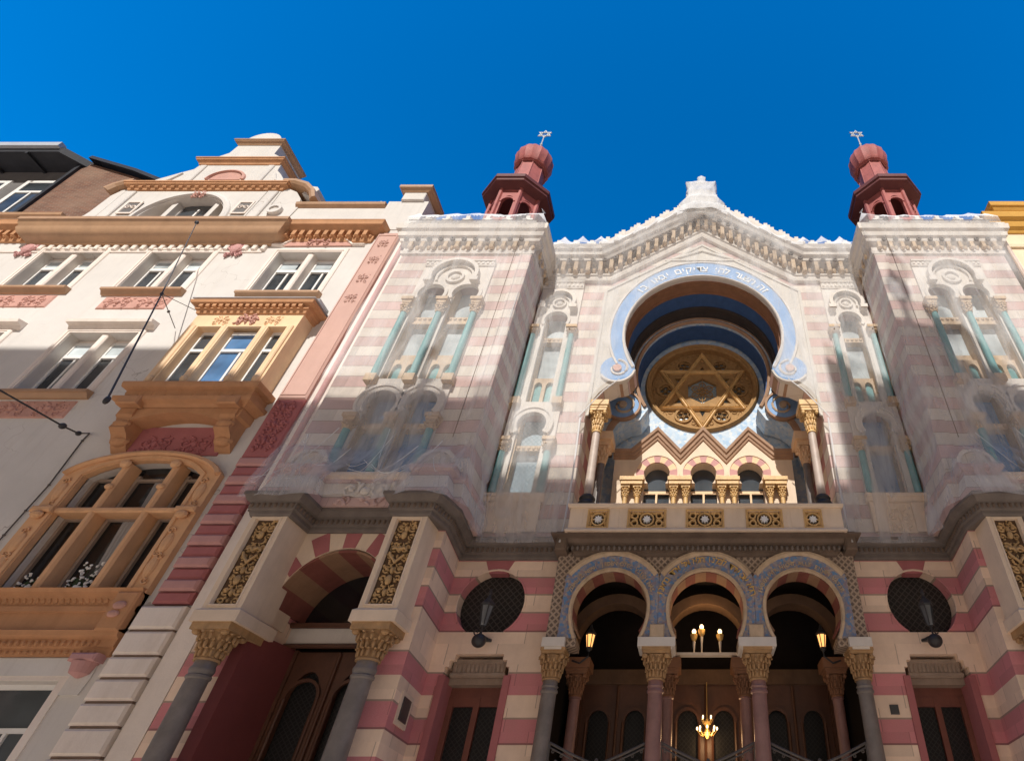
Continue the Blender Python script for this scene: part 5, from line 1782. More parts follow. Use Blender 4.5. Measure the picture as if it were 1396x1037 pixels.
# ---- great segmental window
yb = HW - .16
top_arc = [(-11.14 + 1.54 * math.sin(q) / math.sin(R(75)), 7.66 + .50 * (math.cos(q) - math.cos(R(75))) / (1 - math.cos(R(75)))) for q in [-R(75) + R(150) * i / 20 for i in range(21)]]
fr_out = [(-12.68, 5.2)] + top_arc + [(-9.60, 5.2)]
mb = MB().prism([(-12.68, 5.30)] + top_arc + [(-9.60, 5.30)], yb + .04, HW + .02, holes=[BW_])
mb.vsweep(top_arc, yb + .04, [(0, -.02), (.07, -.01), (.10, .05), (.04, .08), (0, .08)])
mb.vsweep([(-12.30, 5.36)] + list(reversed(BW_[2:])) [0:] + [(-9.98, 5.36)], yb + .04, [(0, -.1), (.03, -.09), (.03, -.02), (-.2, .0)])
for xx in (-12.49, -9.79):
    for zz in (5.75, 6.2, 7.25):
        mb.blob((xx, yb + .03, zz), .09, .05, .2, 8, 6)
        mb.spiral(xx - .04, yb + .02, zz + .24, .07, 1.2, .016, 1)
        mb.spiral(xx + .04, yb + .02, zz - .24, .07, 1.2, .016, -1)
    mb.bev(xx - .2, xx + .2, yb - .06, yb + .04, 6.8, 6.92, .03)
    mb.blob((xx, yb - .03, 6.74), .12, .08, .08, 8, 5)
for xx in (-11.58, -10.58):
    mb.bev(xx - .07, xx + .07, yb + .02, HW + .16, 5.36, 7.9, .035)
    mb.blob((xx, yb - .0, 7.35), .08, .05, .06, 8, 5); mb.blob((xx, yb, 7.86), .11, .07, .09, 8, 5)
mb.bev(-12.3, -9.98, yb + .01, HW + .17, 6.81, 6.92, .03)
GW = build('arched_window', mb, 'ochre_mid', APT)
mb = MB()
for a_, b in ((-12.3, -11.67), (-11.49, -10.67), (-10.49, -9.98)):
    for z0, z1 in ((5.36, 6.8), (6.94, 7.66)):
        y0 = HW + .14
        mb.box(a_, a_ + .06, y0, y0 + .06, z0, z1 + .1); mb.box(b - .06, b, y0, y0 + .06, z0, z1 + .1)
        mb.box(a_ + .06, b - .06, y0, y0 + .06, z0, z0 + .06)
        mb.box(a_ + .06, b - .06, y0, y0 + .06, z1 - .03, z1 + .03)
build('casement', mb, 'lintel_stone', GW)
build('pane', MB().box(-12.3, -9.98, HW + .20, HW + .21, 5.36, 8.0), 'dark_glass', GW)
mb = MB()
for (xa, xb, za, zb2, lean) in ((-11.18, -10.78, 5.75, 6.78, -.16), (-11.1, -10.85, 6.95, 7.72, -.05)):
    V = []
    for j in range(9):
        for i in range(33):
            u_ = i / 32
            x_ = xa + (xb - xa) * u_ * (1 - .35 * j / 8) + lean * (1 - j / 8) * 0 
            V.append((xa + (xb - xa) * (1 - (1 - u_) * (1 - .3 * (8 - j) / 8)), HW + .18 + .012 * math.sin(u_ * 34) , za + (zb2 - za) * j / 8))
    mb.cut(); mb.add(V, [(j * 33 + i, j * 33 + i + 1, (j + 1) * 33 + i + 1, (j + 1) * 33 + i) for j in range(8) for i in range(32)])
build('net_curtain', mb, 'curtain', GW, 180)
# bands below it
mb = MB()
mb.hsweep([(-26, HW), (-9.62, HW)], [(0, 4.30), (.05, 4.31), (.05, 4.42), (.08, 4.44), (.08, 4.56), (.14, 4.6), (.16, 4.68), (.1, 4.7), (.06, 4.72), (.06, 4.98), (.1, 5.0), (.1, 5.08), (.05, 5.1), (.08, 5.26), (.16, 5.3), (.2, 5.36), (.0, 5.38)])
for i in range(90):
    xx = -19.5 + i * 9.6 / 89
    mb.blob((xx, HW - .085, 4.49), .035, .04, .05, 6, 4)
    mb.blob((xx, HW - .055, 4.36), .03, .03, .035, 6, 4)
    mb.blob((xx, HW - .06, 5.18), .045, .03, .06, 6, 4, 0, .6)
mb.bev(-10.02, -9.62, HW - .2, HW, 4.66, 5.3, .03)
build('sill_band', mb, 'ochre_stone', APT)
mb = MB()
mb.blob((-9.82, HW - .21, 5.06), .11, .05, .07, 10, 6); mb.blob((-9.84, HW - .21, 4.92), .1, .04, .06, 10, 6)
build('rosette', mb, 'pink_relief', APT)
mb = MB()
mb.bev(-10.1, -9.68, HW - .22, HW, 4.2, 4.32, .03)
mb.lathe([(.02, 3.98), (.14, 4.04), (.18, 4.2)], -9.9, HW - .06, 14)
build('console', mb, 'rust_pink', APT)

# ground-floor window
x0, x1, z0, z1 = low_win
mb = MB().vsweep([(x0, z0), (x0, z1), (x1, z1), (x1, z0)], HW, [(0, -.14), (.02, -.14), (.02, -.01), (-.3, 0)])
LW = build('shop_window', mb, 'plaster_trim', APT)
mb = MB()
y0 = HW + .22
for xx in (x0, (x0 + x1) / 2 - .04, x1 - .07): mb.box(xx, xx + .07, y0, y0 + .06, z0, z1)
for zz in (z0, 3.28, z1 - .07): mb.box(x0 + .07, x1 - .07, y0 + .005, y0 + .06, zz, zz + .07)
mb.box(-10.75, -10.70, y0, y0 + .055, z0, 3.28)
build('casement', mb, 'white_frame', LW)
build('pane', MB().box(x0, x1, y0 + .04, y0 + .05, z0, z1), 'window_glass', LW)
mb = MB().prism([(-10.06, 3.75), (-9.75, 3.75), (-9.72, 4.0), (-9.75, 4.28), (-12.8, 4.28), (-12.8, 4.02), (-10.06, 4.02)], HW - .03, HW)
build('window_head', mb, 'plaster', LW)
# body
mb = MB(); mb.box(-26, -8.45, .8, 14, 0, 15.6)
build('rear_block', mb, 'plaster', APT)

# blossom arrangements standing inside the great window
for k, (cx, lab) in enumerate(((-11.1, 'large white blossom arrangement in the middle light of the big arched window'), (-11.95, 'small white blossom arrangement in the outer light of the big arched window'))):
    mb = MB()
    rnd = random.Random(k)
    n_ = 30 if k == 0 else 14
    pts = [(cx + rnd.uniform(-.2, .24), 5.42 + rnd.random() ** 1.6 * (.5 if k == 0 else .3)) for i in range(n_)]
    for (bx, bz) in pts:
        mb.tube([(cx, HW + .12, 5.38), ((cx + bx) / 2, HW + .11, (5.38 + bz) / 2 + .05), (bx, HW + .09, bz)], .004, 4, 1)
        for q in range(3):
            mb.blob((bx + rnd.uniform(-.02, .02), HW + .085 + rnd.uniform(-.015, .015), bz + rnd.uniform(-.02, .02)), rnd.uniform(.012, .03), .015, rnd.uniform(.012, .026), 6, 4, 0, rnd.uniform(-1, 1))
    for i in range(12):
        mb.blob((cx + rnd.uniform(-.16, .18), HW + .1, 5.42 + rnd.uniform(0, .22)), .035, .015, .02, 6, 4, 1, rnd.uniform(-1, 1))
    mb.lathe([(.05, 5.36), (.075, 5.42), (.06, 5.5)], cx, HW + .12, 10, 0)
    tag(build('blossom_arrangement', mb, ['blossom', 'leaf_green']), lab, 'flowers')

# ================================================================== NEIGHBOURS
DH = thing('attic_house', 'taller dark attic storey with black eave and brick wall behind the white house', 'house', (-30, 1, 0))
mb = MB()
mb.box(-46, -25.42, 1.24, 12, 0, 23.6)
build('wall', mb, 'dark_house_wall', DH)
mb = MB()
V = [(-46, .34), (-25.75, .34), (-24.9, 1.24), (-24.9, 8), (-46, 8)]
mb.hprism(V, 23.6, 23.95)
for i in range(8):
    xx = -27.0 - i * 1.75
    mb.box(xx - .05, xx + .05, .34, 1.24, 23.5, 23.6)
build('eave', mb, 'dark_roof', DH)
mb = MB().hprism([(-46, .2), (-25.85, .2), (-25.85, .42), (-46, .42)], 23.86, 24.12)
build('gutter', mb, 'zinc', DH)
for cx in (-26.35, -28.55):
    mb = MB()
    mb.vsweep([(cx - .62, 20.3), (cx - .62, 22.7), (cx + .62, 22.7), (cx + .62, 20.3)], 1.24, [(0, -.18), (.06, -.17), (.06, 0), (-.02, 0)])
    mb.box(cx - .60, cx + .60, 1.16, 1.24, 21.95, 22.07); mb.box(cx - .04, cx + .04, 1.17, 1.24, 20.3, 21.95)
    w_ = build('window', mb, 'white_frame', DH)
    mb = MB()
    mb.box(cx - .6, cx - .05, 1.2, 1.23, 20.3, 21.95); mb.box(cx + .05, cx + .6, 1.2, 1.23, 20.3, 21.95); mb.box(cx - .6, cx + .6, 1.2, 1.23, 22.07, 22.7)
    build('pane', mb, 'window_glass', w_)
mb = MB().prism([(-25.30, 15), (-18.9, 15), (-18.9, 20.9), (-22.6, 22.8), (-25.0, 23.8), (-25.30, 23.8)], 1.0, 1.22)
build('brick_party_wall', mb, 'brick_wall', DH)
mb = MB().vsweep([(-25.1, 23.92), (-22.6, 22.88), (-18.9, 20.95)], 1.0, [(.25, 0), (.25, -.16), (-1.5, -.22), (-1.5, 0)])
mb.box(-25.42, -25.28, .9, 1.3, 19.5, 23.6)
build('roof_edge', mb, 'dark_roof', DH)

YH = thing('yellow_house', 'cream house with mustard yellow stepped cornice and a slim downpipe', 'house', (12, HW, 0))
mb = MB().box(8.62, 18, HW, 10, 0, 16.3)
build('wall', mb, 'yellow_plaster', YH)
mb = MB()
mb.hsweep([(8.62, 4), (8.62, HW), (18, HW)], [(0, 15.9), (.04, 15.9), (.08, 16.0), (.16, 16.06), (.2, 16.3), (.3, 16.36), (.32, 16.6), (-.3, 16.62)])
mb.hsweep([(8.95, 4), (8.95, HW - .05), (18, HW - .05)], [(-.3, 17.0), (.04, 17.0), (.1, 17.12), (.14, 17.14), (.14, 17.34), (-.3, 17.4)])
build('cornice', mb, 'yellow_trim', YH)
mb = MB().box(8.8, 18, HW - .02, 6, 16.62, 17.05)
mb.hsweep([(8.7, HW), (18, HW)], [(0, 15.2), (.06, 15.2), (.08, 15.3), (0, 15.34)])
build('blocking_course', mb, 'yellow_plaster', YH)
mb = MB().tube([(8.62, HW - .12, 0), (8.62, HW - .12, 15.9)], .06, 10)
build('downpipe', mb, 'gutter_brown', YH)
mb = MB()
for zz in (8.2, 12.2):
    mb.vsweep([(10.2, zz), (10.2, zz + 2.1), (11.6, zz + 2.1), (11.6, zz)], HW, [(0, -.16), (.05, -.15), (.05, -.02), (-.01, 0)], closed=True)
WF = build('window', mb, 'yellow_plaster', YH)
mb = MB()
for zz in (8.2, 12.2): mb.box(10.2, 11.6, HW - .012, HW + .02, zz, zz + 2.1)
build('pane', mb, 'window_glass', WF)

# ================================================================== NETTING
def wob(p, amp=.05, f=1.0):
    q = Vector(p)
    return amp * (mnoise.noise(q * .9 * f) * 1.3 + mnoise.noise(Vector((q.x * 2.3, q.y * 2.3, q.z * .55)) * f + Vector((5, 2, 9))) * .8)


def scallop(d, period, h):
    k = (d / period) % 1.0
    return h * (abs(2 * k - 1) ** 1.6)


NG = 'debris netting hung on the synagogue'
for s in (-1, 1):
    # front + inner return + outer return, unrolled along d
    P_ = [(s * 8.34, -1.66), (s * 4.60, -1.66), (s * 4.60, -.42)]
    seg = []
    tot = 0
    for a_, b in zip(P_[:-1], P_[1:]):
        L = math.hypot(b[0] - a_[0], b[1] - a_[1]); seg.append((tot, L, a_, b)); tot += L
    nu, nv = 110, 110
    V = []
    for j in range(nv + 1):
        for i in range(nu + 1):
            d = tot * i / nu
            for (o_, L, a_, b) in seg:
                if d <= o_ + L + 1e-6: break
            k = min(1, (d - o_) / L)
            x_, y_ = a_[0] + (b[0] - a_[0]) * k, a_[1] + (b[1] - a_[1]) * k
            v_ = j / nv
            zt = 16.04 + scallop(d + .05, .62, .28)
            # rises at the corners
            for cd in (0, 3.74):
                zt += .20 * math.exp(-((d - cd) / .22) ** 2)
            zb_ = 6.72 + .06 * mnoise.noise(Vector((d * 2, s, 0)))
            z_ = zb_ + (zt - zb_) * v_
            # outward bulge over cornice and plinth
            out = 0.
            if z_ > 14.6: out = .16 * min(1, (z_ - 14.6) / .8)
            if z_ > 15.75: out = .16 - .28 * (z_ - 15.75) / .5
            if z_ < 8.0: out = .36 * min(1, (8.0 - z_) / 1.0) ** .8
            # where buttresses stand out
            if z_ < 8.3:
                for px_ in (s * 5.20, s * 7.66):
                    out += .14 * math.exp(-((x_ - px_) / .38) ** 2) * min(1, (8.3 - z_) / .5)
            cx_, cy_ = s * 6.5, .4
            wv = wob((x_, y_, z_), .06 if z_ > 8.4 else .10)
            if k < 1 and o_ > 3:
                x_ += (1 if x_ > cx_ else -1) * (out * .6 + wv)
            else:
                y_ -= out + wv
            V.append((x_, y_, z_))
    F = [(j * (nu + 1) + i, j * (nu + 1) + i + 1, (j + 1) * (nu + 1) + i + 1, (j + 1) * (nu + 1) + i) for j in range(nv) for i in range(nu)]
    mb = MB().add(V, F)
    mb.m = [1 if V[f[0]][2] > 15.72 else 0 for f in F]
    NT_ = thing('debris_net', 'see-through debris net with scalloped top on the striped tower next to the %s house' % ('white' if s < 0 else 'yellow'), 'netting', (s * 6.5, -1.66, 6.7), NG)
    build('net_sheet', mb, ['netting', 'netting_folded'], NT_, 180)
    # ropes and gathered folds
    mr = MB()
    xr = s * 5.02
    mr.tube([(xr, -1.70, 15.0), (xr + .01, -1.70, 11.5), (xr - .02 * s, -1.71, 8.2)], .007, 5)
    mr.tube([(s * 8.34, -1.69, 15.72), (s * 4.6, -1.69, 15.72)], .014, 5)
    build('rope', mr, 'dark_cornice', NT_)
    mf = MB()
    rnd = random.Random(5 + s)
    for i in range(16):
        mf.cut()
        xa = s * rnd.uniform(5.0, 8.1); za = rnd.uniform(7.5, 8.4)
        xb = xa + rnd.uniform(-1.1, 1.1); zb_ = rnd.uniform(6.9, 7.4)
        xb = s * max(4.9, min(8.2, abs(xb)))
        sag = rnd.uniform(.05, .3)
        pts = []
        for j in range(11):
            k = j / 10
            pts.append((xa + (xb - xa) * k, -1.80 - .24 * k + .03 * math.sin(k * 5 + i), za + (zb_ - za) * k - sag * math.sin(PI * k)))
        mf.tube(pts, rnd.uniform(.005, .010), 5, r2=.004)
    build('gathered_fold', mf, 'netting_folded', NT_)

# centre net: an inverted U round the great arch
inner_n = []
io = [p for p in rev]
# offset opening a touch
def resample(pts, n):
    L = [0]
    for a_, b in zip(pts[:-1], pts[1:]): L.append(L[-1] + math.hypot(b[0] - a_[0], b[1] - a_[1]))
    res = []
    j = 0
    for i in range(n + 1):
        t_ = L[-1] * i / n
        while j < len(L) - 2 and L[j + 1] < t_: j += 1
        k = (t_ - L[j]) / max(1e-9, L[j + 1] - L[j])
        res.append((pts[j][0] + (pts[j + 1][0] - pts[j][0]) * k, pts[j][1] + (pts[j + 1][1] - pts[j][1]) * k))
    return res


inn_path = [(-2.80, 6.66), (-2.84, 8.2), (-2.88, 9.75)] + [p for p in rev if p[1] > 9.85] + [(2.88, 9.75), (2.84, 8.2), (2.80, 6.66)]
n1 = 200
A = resample(inn_path, n1)
topl = []
out_path = [(-4.60, 6.68), (-4.60, 16.42), (-2.55, 16.42), (-.62, 18.35), (.62, 18.35), (2.55, 16.42), (4.60, 16.42), (4.60, 6.68)]
# pair the two outlines piecewise so the ruled lines stay short
kA = [0, .20, .335, .5, .665, .80, 1]
def seg_of(path, a_, b, n):
    return resample(path, 1000)[int(a_ * 1000):int(b * 1000) + 1]
oL = [out_path[:2], out_path[1:3], [(-2.55, 16.42), (-.62, 18.35), (0, 18.4)], [(0, 18.4), (.62, 18.35), (2.55, 16.42)], out_path[5:7], out_path[6:8]]
nn = 40
Ai = resample(inn_path, 6000)
AA = []; BB = []
for si in range(6):
    a0, a1 = kA[si], kA[si + 1]
    m_ = nn * (3 if si in (0, 5) else 2)
    ob = resample(oL[si], m_)
    for i in range(m_ + (1 if si == 5 else 0)):
        AA.append(Ai[int(round((a0 + (a1 - a0) * i / m_) * 6000))]); BB.append(ob[i])
nv = 36
V = []
acc = 0
for i in range(len(AA)):
    if i: acc += math.hypot(BB[i][0] - BB[i - 1][0], BB[i][1] - BB[i - 1][1])
    for j in range(nv + 1):
        v_ = j / nv
        x_ = AA[i][0] + (BB[i][0] - AA[i][0]) * v_
        z_ = AA[i][1] + (BB[i][1] - AA[i][1]) * v_
        topz = 15.05 + max(0, (2.72 - abs(x_)) * .82)
        ov = max(0., min(1., (z_ - topz + .2) / .7))
        y_ = -.25 - .36 * ov
        # where the net climbs over the crest
        if z_ > topz + 1.15: y_ += .22 * min(1, (z_ - topz - 1.15) / .3)
        if z_ > topz + 1.0:
            z_ += scallop(x_ + .285, .57, .30) * min(1, (z_ - topz - 1.0) / .3)
        y_ -= wob((x_, y_, z_), .035) * min(1, v_ * 6 + .15)
        V.append((x_, y_, z_))
F = [(i * (nv + 1) + j, (i + 1) * (nv + 1) + j, (i + 1) * (nv + 1) + j + 1, i * (nv + 1) + j + 1) for i in range(len(AA) - 1) for j in range(nv)]
NT_ = thing('debris_net', 'see-through debris net over the gable with an opening cut round the great arch', 'netting', (0, -.3, 6.7), NG)
mb = MB().add(V, F)
mb.m = [1 if min(V[i][2] - (15.05 + max(0, (2.72 - abs(V[i][0])) * .82)) for i in f) > 1.02 else 0 for f in F]
build('net_sheet', mb, ['netting', 'netting_folded'], NT_, 180)
mr = MB()
for s in (-1, 1):
    mr.cut()
    mr.tube([(s * 2.9, -.3, 9.75), (s * 2.86, -.3, 8.2), (s * 2.82, -.5, 6.9), (s * 2.82, -.62, 6.5)], .02, 6)
    mr.tube([(s * 2.95, -.28, 9.8), (s * 2.45, -.27, 10.6), (s * 2.1, -.26, 11.0)], .014, 6)
build('net_hem', mr, 'netting_folded', NT_)
# net bundle round the crowning tablets
prof = [(.90, .50, 17.92), (.86, .52, 18.1), (.80, .50, 18.28), (.70, .46, 18.42), (.74, .50, 18.6), (.62, .46, 18.78), (.55, .42, 19.0), (.50, .42, 19.15), (.52, .42, 19.25), (.49, .38, 19.5), (.53, .38, 19.74), (.54, .38, 19.84), (.34, .25, 19.85), (.17, .15, 19.95), (.13, .12, 20.35), (.15, .13, 20.5), (.02, .02, 20.75)]
n_ = 48
V = []
for rx, ry, zz in prof:
    for k in range(n_):
        q = 2 * PI * k / n_
        e_ = .55 if zz > 19 else .75
        cx_, sx_ = math.cos(q), math.sin(q)
        rr = 1 + .13 * mnoise.noise(Vector((cx_ * 2.2, sx_ * 2.2, zz * 3.3)))
        zz2 = zz + (.14 * max(0, abs(cx_) - .6) / .4 - .12 * (1 - abs(cx_)) if 19.7 < zz < 19.845 else 0)
        V.append((rx * rr * math.copysign(abs(cx_) ** e_, cx_), -.2 + ry * rr * math.copysign(abs(sx_) ** e_, sx_), zz2))
F = [(i * n_ + k, i * n_ + (k + 1) % n_, (i + 1) * n_ + (k + 1) % n_, (i + 1) * n_ + k) for i in range(len(prof) - 1) for k in range(n_)]
tag(build('debris_net', MB().add(V, F), 'netting_folded', None, 60), 'thick white net bundled round the crowning tablets at the gable peak', 'netting', NG)

# ================================================================== LAMPS, PLAQUES, WIRES
for s in (-1, 1):
    cx = s * 4.0
    t0 = thing('wall_lantern', 'dark iron ball footed lantern at the oculus nearer the %s house' % ('white' if s < 0 else 'yellow'), 'lantern', (cx, 0, 4.75), 'ball footed wall lanterns')
    mb = MB()
    mb.lathe([(.09, 4.86), (.09, 4.90)], cx + .0, -.02, 12)
    mb.tube([(cx - s * .0, 0, 4.92), (cx, -.16, 4.90), (cx, -.3, 4.84), (cx, -.40, 4.80)], .018, 8)
    mb.spiral(cx + s * .12, -.3, 4.95, .07, 1.2, .012, s, 0)
    mb.tube([(cx, -.40, 4.8), (cx, -.40, 5.02)], .02, 8)
    build('bracket', mb, 'iron', t0)
    mb = MB().blob((cx, -.42, 4.76), .125, .125, .115, 20, 12)
    build('ball', mb, 'iron', t0, 60)
    mb = MB().lathe([(.05, 5.02), (.06, 5.05), (.11, 5.36)], cx, -.40, 6, 0, 0, cap=False)
    build('glass', mb, 'lantern_glass', t0)
    mb = MB()
    for k in range(6):
        q = PI / 3 * k
        mb.tube([(cx + .065 * math.cos(q), -.4 + .065 * math.sin(q), 5.03), (cx + .117 * math.cos(q), -.4 + .117 * math.sin(q), 5.37)], .01, 5)
    mb.lathe([(.13, 5.36), (.14, 5.39), (.09, 5.45), (.045, 5.50), (.025, 5.56), (.04, 5.60), (.01, 5.68)], cx, -.4, 6)
    build('frame', mb, 'iron', t0)
    # lit lanterns inside the portal
    cx = s * 2.22; yl = .55
    t0 = thing('portal_lantern', 'lit amber lantern glowing inside the portal arch nearer the %s house' % ('white' if s < 0 else 'yellow'), 'lantern', (cx, yl, 4.75), 'lit lanterns in the portal')
    build('glow', MB().lathe([(.05, 4.93), (.085, 5.15)], cx, yl, 6), 'lamp_glow', t0)
    mb = MB()
    mb.tube([(cx + s * .3, yl, 4.70), (cx + s * .15, yl, 4.65), (cx, yl, 4.77), (cx, yl, 4.91)], .018, 8)
    for k in range(6):
        q = PI / 3 * k
        mb.tube([(cx + .055 * math.cos(q), yl + .055 * math.sin(q), 4.92), (cx + .092 * math.cos(q), yl + .092 * math.sin(q), 5.16)], .010, 5)
    mb.lathe([(.11, 5.15), (.11, 5.18), (.04, 5.27), (.01, 5.35)], cx, yl, 6)
    mb.lathe([(.02, 4.85), (.06, 4.89), (.06, 4.93)], cx, yl, 6)
    build('frame', mb, 'iron', t0)

for cx, dz, lab in ((-.23, .0, 'short lit torch lamp right beside the tallest one on the rail of the middle arch'), (-.08, .09, 'tallest lit torch lamp on the transom rail of the middle arch'), (.28, .0, 'lit torch lamp standing apart from the other two on the rail of the middle arch')):
    yl = .86
    t0 = thing('torch_lamp', lab, 'lamp', (cx, yl, 4.91), 'torch lamps in the middle arch')
    build('stem', MB().lathe([(.03, 4.91), (.014, 4.94), (.018, 5.0 + dz), (.03, 5.12 + dz), (.018, 5.13 + dz)], cx, yl, 10), 'pale_stone', t0)
    build('cup', MB().lathe([(.018, 5.12 + dz), (.055, 5.17 + dz), (.075, 5.25 + dz), (.05, 5.27 + dz)], cx, yl, 12), 'gold_letter', t0)
    build('flame', MB().blob((cx, yl, 5.31 + dz), .04, .04, .05, 10, 7), 'bulb_glow', t0)

# chandelier seen deep inside the middle doorway
t0 = thing('chandelier', 'small glowing chandelier hanging in the dark middle doorway', 'chandelier', (0, 1.7, 3.2))
mb = MB()
mb.tube([(0.02, 1.7, 4.6), (0.02, 1.7, 3.95)], .008, 5)
mb.lathe([(.02, 3.95), (.06, 3.9), (.03, 3.8), (.07, 3.72), (.02, 3.62)], .02, 1.7, 12)
for k in range(8):
    q = PI / 4 * k
    for rr, zz in ((.19, 3.76), (.11, 3.95)):
        mb.tube([(.02, 1.7, zz - .05), (.02 + rr * .6 * math.cos(q), 1.7 + rr * .6 * math.sin(q), zz - .09), (.02 + rr * math.cos(q), 1.7 + rr * math.sin(q), zz)], .007, 5)
build('frame', mb, 'gold_letter', t0)
mb = MB()
for k in range(8):
    q = PI / 4 * k
    mb.blob((.02 + .19 * math.cos(q), 1.7 + .19 * math.sin(q), 3.79), .018, .018, .03, 6, 5)
    if k % 2: mb.blob((.02 + .11 * math.cos(q), 1.7 + .11 * math.sin(q), 3.98), .015, .015, .025, 6, 5)
build('candle_bulb', mb, 'bulb_glow', t0)

SPA, SPB = Vector((-4.76, -1.31)), Vector((-4.90, 0.0))
SPN = Vector((1.31, .14)).normalized() * 1.0
def on_splay(t_, out):
    p = SPA + (SPB - SPA) * t_ + Vector((SPN.x, SPN.y)) * out
    return (p.x, p.y)
mb = MB().hprism([on_splay(.30, -.01), on_splay(.30, .028), on_splay(.60, .028), on_splay(.60, -.01)], 3.46, 3.78)
PLQ = build('plaque', mb, 'grey_plaque')
tag(PLQ, 'black square plaque in a pale surround on the splayed red and cream wall', 'plaque')
mb = MB().hprism([on_splay(.22, -.01), on_splay(.22, .015), on_splay(.68, .015), on_splay(.68, -.01)], 3.39, 3.85)
build('surround', mb, 'cream_stone', PLQ)
mb = MB(); mb.bev(3.10, 3.245, -.03, 0, 3.70, 3.845, .008)
tag(build('plaque', mb, 'grey_plaque'), 'small dark plaque on a flat cream course beside the door nearer the yellow house', 'plaque')


def wire(name, pts, r, lab, cat, knots=(), mat='iron', r2=None):
    mb = MB().tube(pts, r, 8, 0, r2)
    for p, a_, b in knots:
        mb.blob(p, a_, a_, b, 10, 6)
    return tag(build(name, mb, mat), lab, cat)

# ---- settings used below
WIRE_A = [(-14.06, -1.85, 15.36), (-12.69, -2.2, 11.93), (-11.03, -2.8, 8.25)]
WIRE_B = [(-12.27, -3.5, 7.99), (-12.10, -2.3, 8.03), (-12.607, -1.6, 8.364), (-13.009, -1.12, 8.71)]
WIRE_C = [(-13.009, -1.12, 8.71), (-13.03, -1.12, 8.52), (-12.93, -1.13, 7.46), (-12.96, -1.13, 6.9), (-12.98, -1.13, 6.40), (-12.98, -1.13, 5.9)]
SKYLINE = [(-27, 23.8), (-13.3, 23.8), (-13.3, 22.4), (-9, 21.9), (2.0, 21.7), (2.0, 25.6), (3.2, 24.5), (4.7, 24.1), (5.4, 22.6), (5.9, 21.8), (10.6, 21.8)]
SKY_SAT = 1.3; SKY_HUE = .493; SKY_STR = .0995; EXPO = 0.82; SKY_GAM = 1.4; SKY_DUST = 0.5; SUN_E = 2.85; ARC_H = 12.5; HAZE_A = 1.35; HAZE_B = 2.6; HAZE_COL = (.17, .143, .113)

G_W = 'wires on the white house'
wire('stay_cable', WIRE_A, .010, 'black stay cable slanting down from the brown gutter, thick at its lower end', 'cable', [(WIRE_A[-1], .05, .09), (WIRE_A[0], .05, .06), (WIRE_A[1], .035, .05)], r2=.018)
wire('span_wire', [WIRE_A[1], (-12.44, -1.54, 12.1)], .008, 'thin wire from the stay cable to the top corner of the ochre oriel', 'wire', mat='iron_worn')
wire('span_wire', [WIRE_A[1], (-13.05, -1.16, 11.86)], .009, 'thin wire with a small knot between the stay cable and the sunlit white wall', 'wire', [((-12.87, -1.68, 11.895), .03, .04)], mat='iron_worn')
wire('trolley_wire', WIRE_B, .016, 'black overhead wire with a tensioner ending on the shaded white wall', 'wire', [(WIRE_B[1], .06, .06), (WIRE_B[2], .05, .05)])
wire('wall_cable', WIRE_C, .012, 'thin clipped cable down the shaded white wall beside the big arched window', 'cable', [(p, .025, .02) for p in WIRE_C[1:]], mat='iron_worn')

# ================================================================== STREET
mb = MB().box(-120, 120, -200, 200, -.3, -.15)
kind(build('ground', mb, 'bounce_street'), 'structure')
mb = MB().box(-60, 60, -12.2, -3.6, -.149, -.11)
kind(build('road', mb, 'bounce_street'), 'structure')
mb = MB().box(-60, 60, -3.45, 3, -.148, 0); mb.box(-60, 60, -16, -12.35, -.148, 0)
kind(build('pavement', mb, 'pavement_stone'), 'structure')
mb = MB()
for i in range(100):
    mb.bev(-60 + i * 1.2 + .01, -60 + (i + 1) * 1.2 - .01, -3.6, -3.45, -.148, .004, .02)
    mb.box(-60 + i * 1.2 + .01, -60 + (i + 1) * 1.2 - .01, -12.35, -12.2, -.148, .004)
kind(build('kerb', mb, 'kerb_granite'), 'structure')

# houses across the street (behind the camera): they throw the shade
OY = -15.0
OP = thing('opposite_house', 'tall ochre house across the street behind the viewer, with an added arcade letting sun through', 'house', (0, OY, 0))
sky_ = SKYLINE
arc_h = []  # arcade openings added so sun reaches the street and bounces up
for i in range(8):
    xa, xb = -27 + 37.6 * i / 8 + .25, -27 + 37.6 * (i + 1) / 8 - .25
    xm, hw_ = (xa + xb) / 2, (xb - xa) / 2
    arc_h.append([(xa, .3), (xb, .3)] + arc(xm, ARC_H, hw_, hw_ * .8, 0, PI, 14))
mb = MB().prism([(-27, 0), (10.6, 0)] + list(reversed(sky_)), OY - .6, OY, holes=arc_h, mi=0)
rnd = random.Random(3)
build('facade', mb, 'opposite_plaster', OP)
mb = MB()
for i in range(-9, 3):
    for zz in (15.8,):
        mb.box(i * 2.6 - .6, i * 2.6 + .6, OY - .01, OY + .03, zz, zz + 2.0)
build('window', mb, 'window_glass', OP)
mb = MB()
for i in range(-9, 3):
    for zz in (15.8,):
        x_ = i * 2.6
        mb.box(x_ - .72, x_ - .6, OY, OY + .08, zz, zz + 2.12); mb.box(x_ + .6, x_ + .72, OY, OY + .08, zz, zz + 2.12)
        mb.box(x_ - .6, x_ + .6, OY, OY + .08, zz + 2.0, zz + 2.12); mb.box(x_ - .8, x_ + .8, OY, OY + .14, zz - .14, zz)
mb.box(-27, 10.6, OY, OY + .3, 19.3, 19.7)
build('window_surround', mb, 'pale_stone', OP)
mb = MB().box(-27, 10.6, OY - 3.5, OY - .6, 18.2, 19.5)
build('rear_block', mb, 'opposite_plaster', OP)
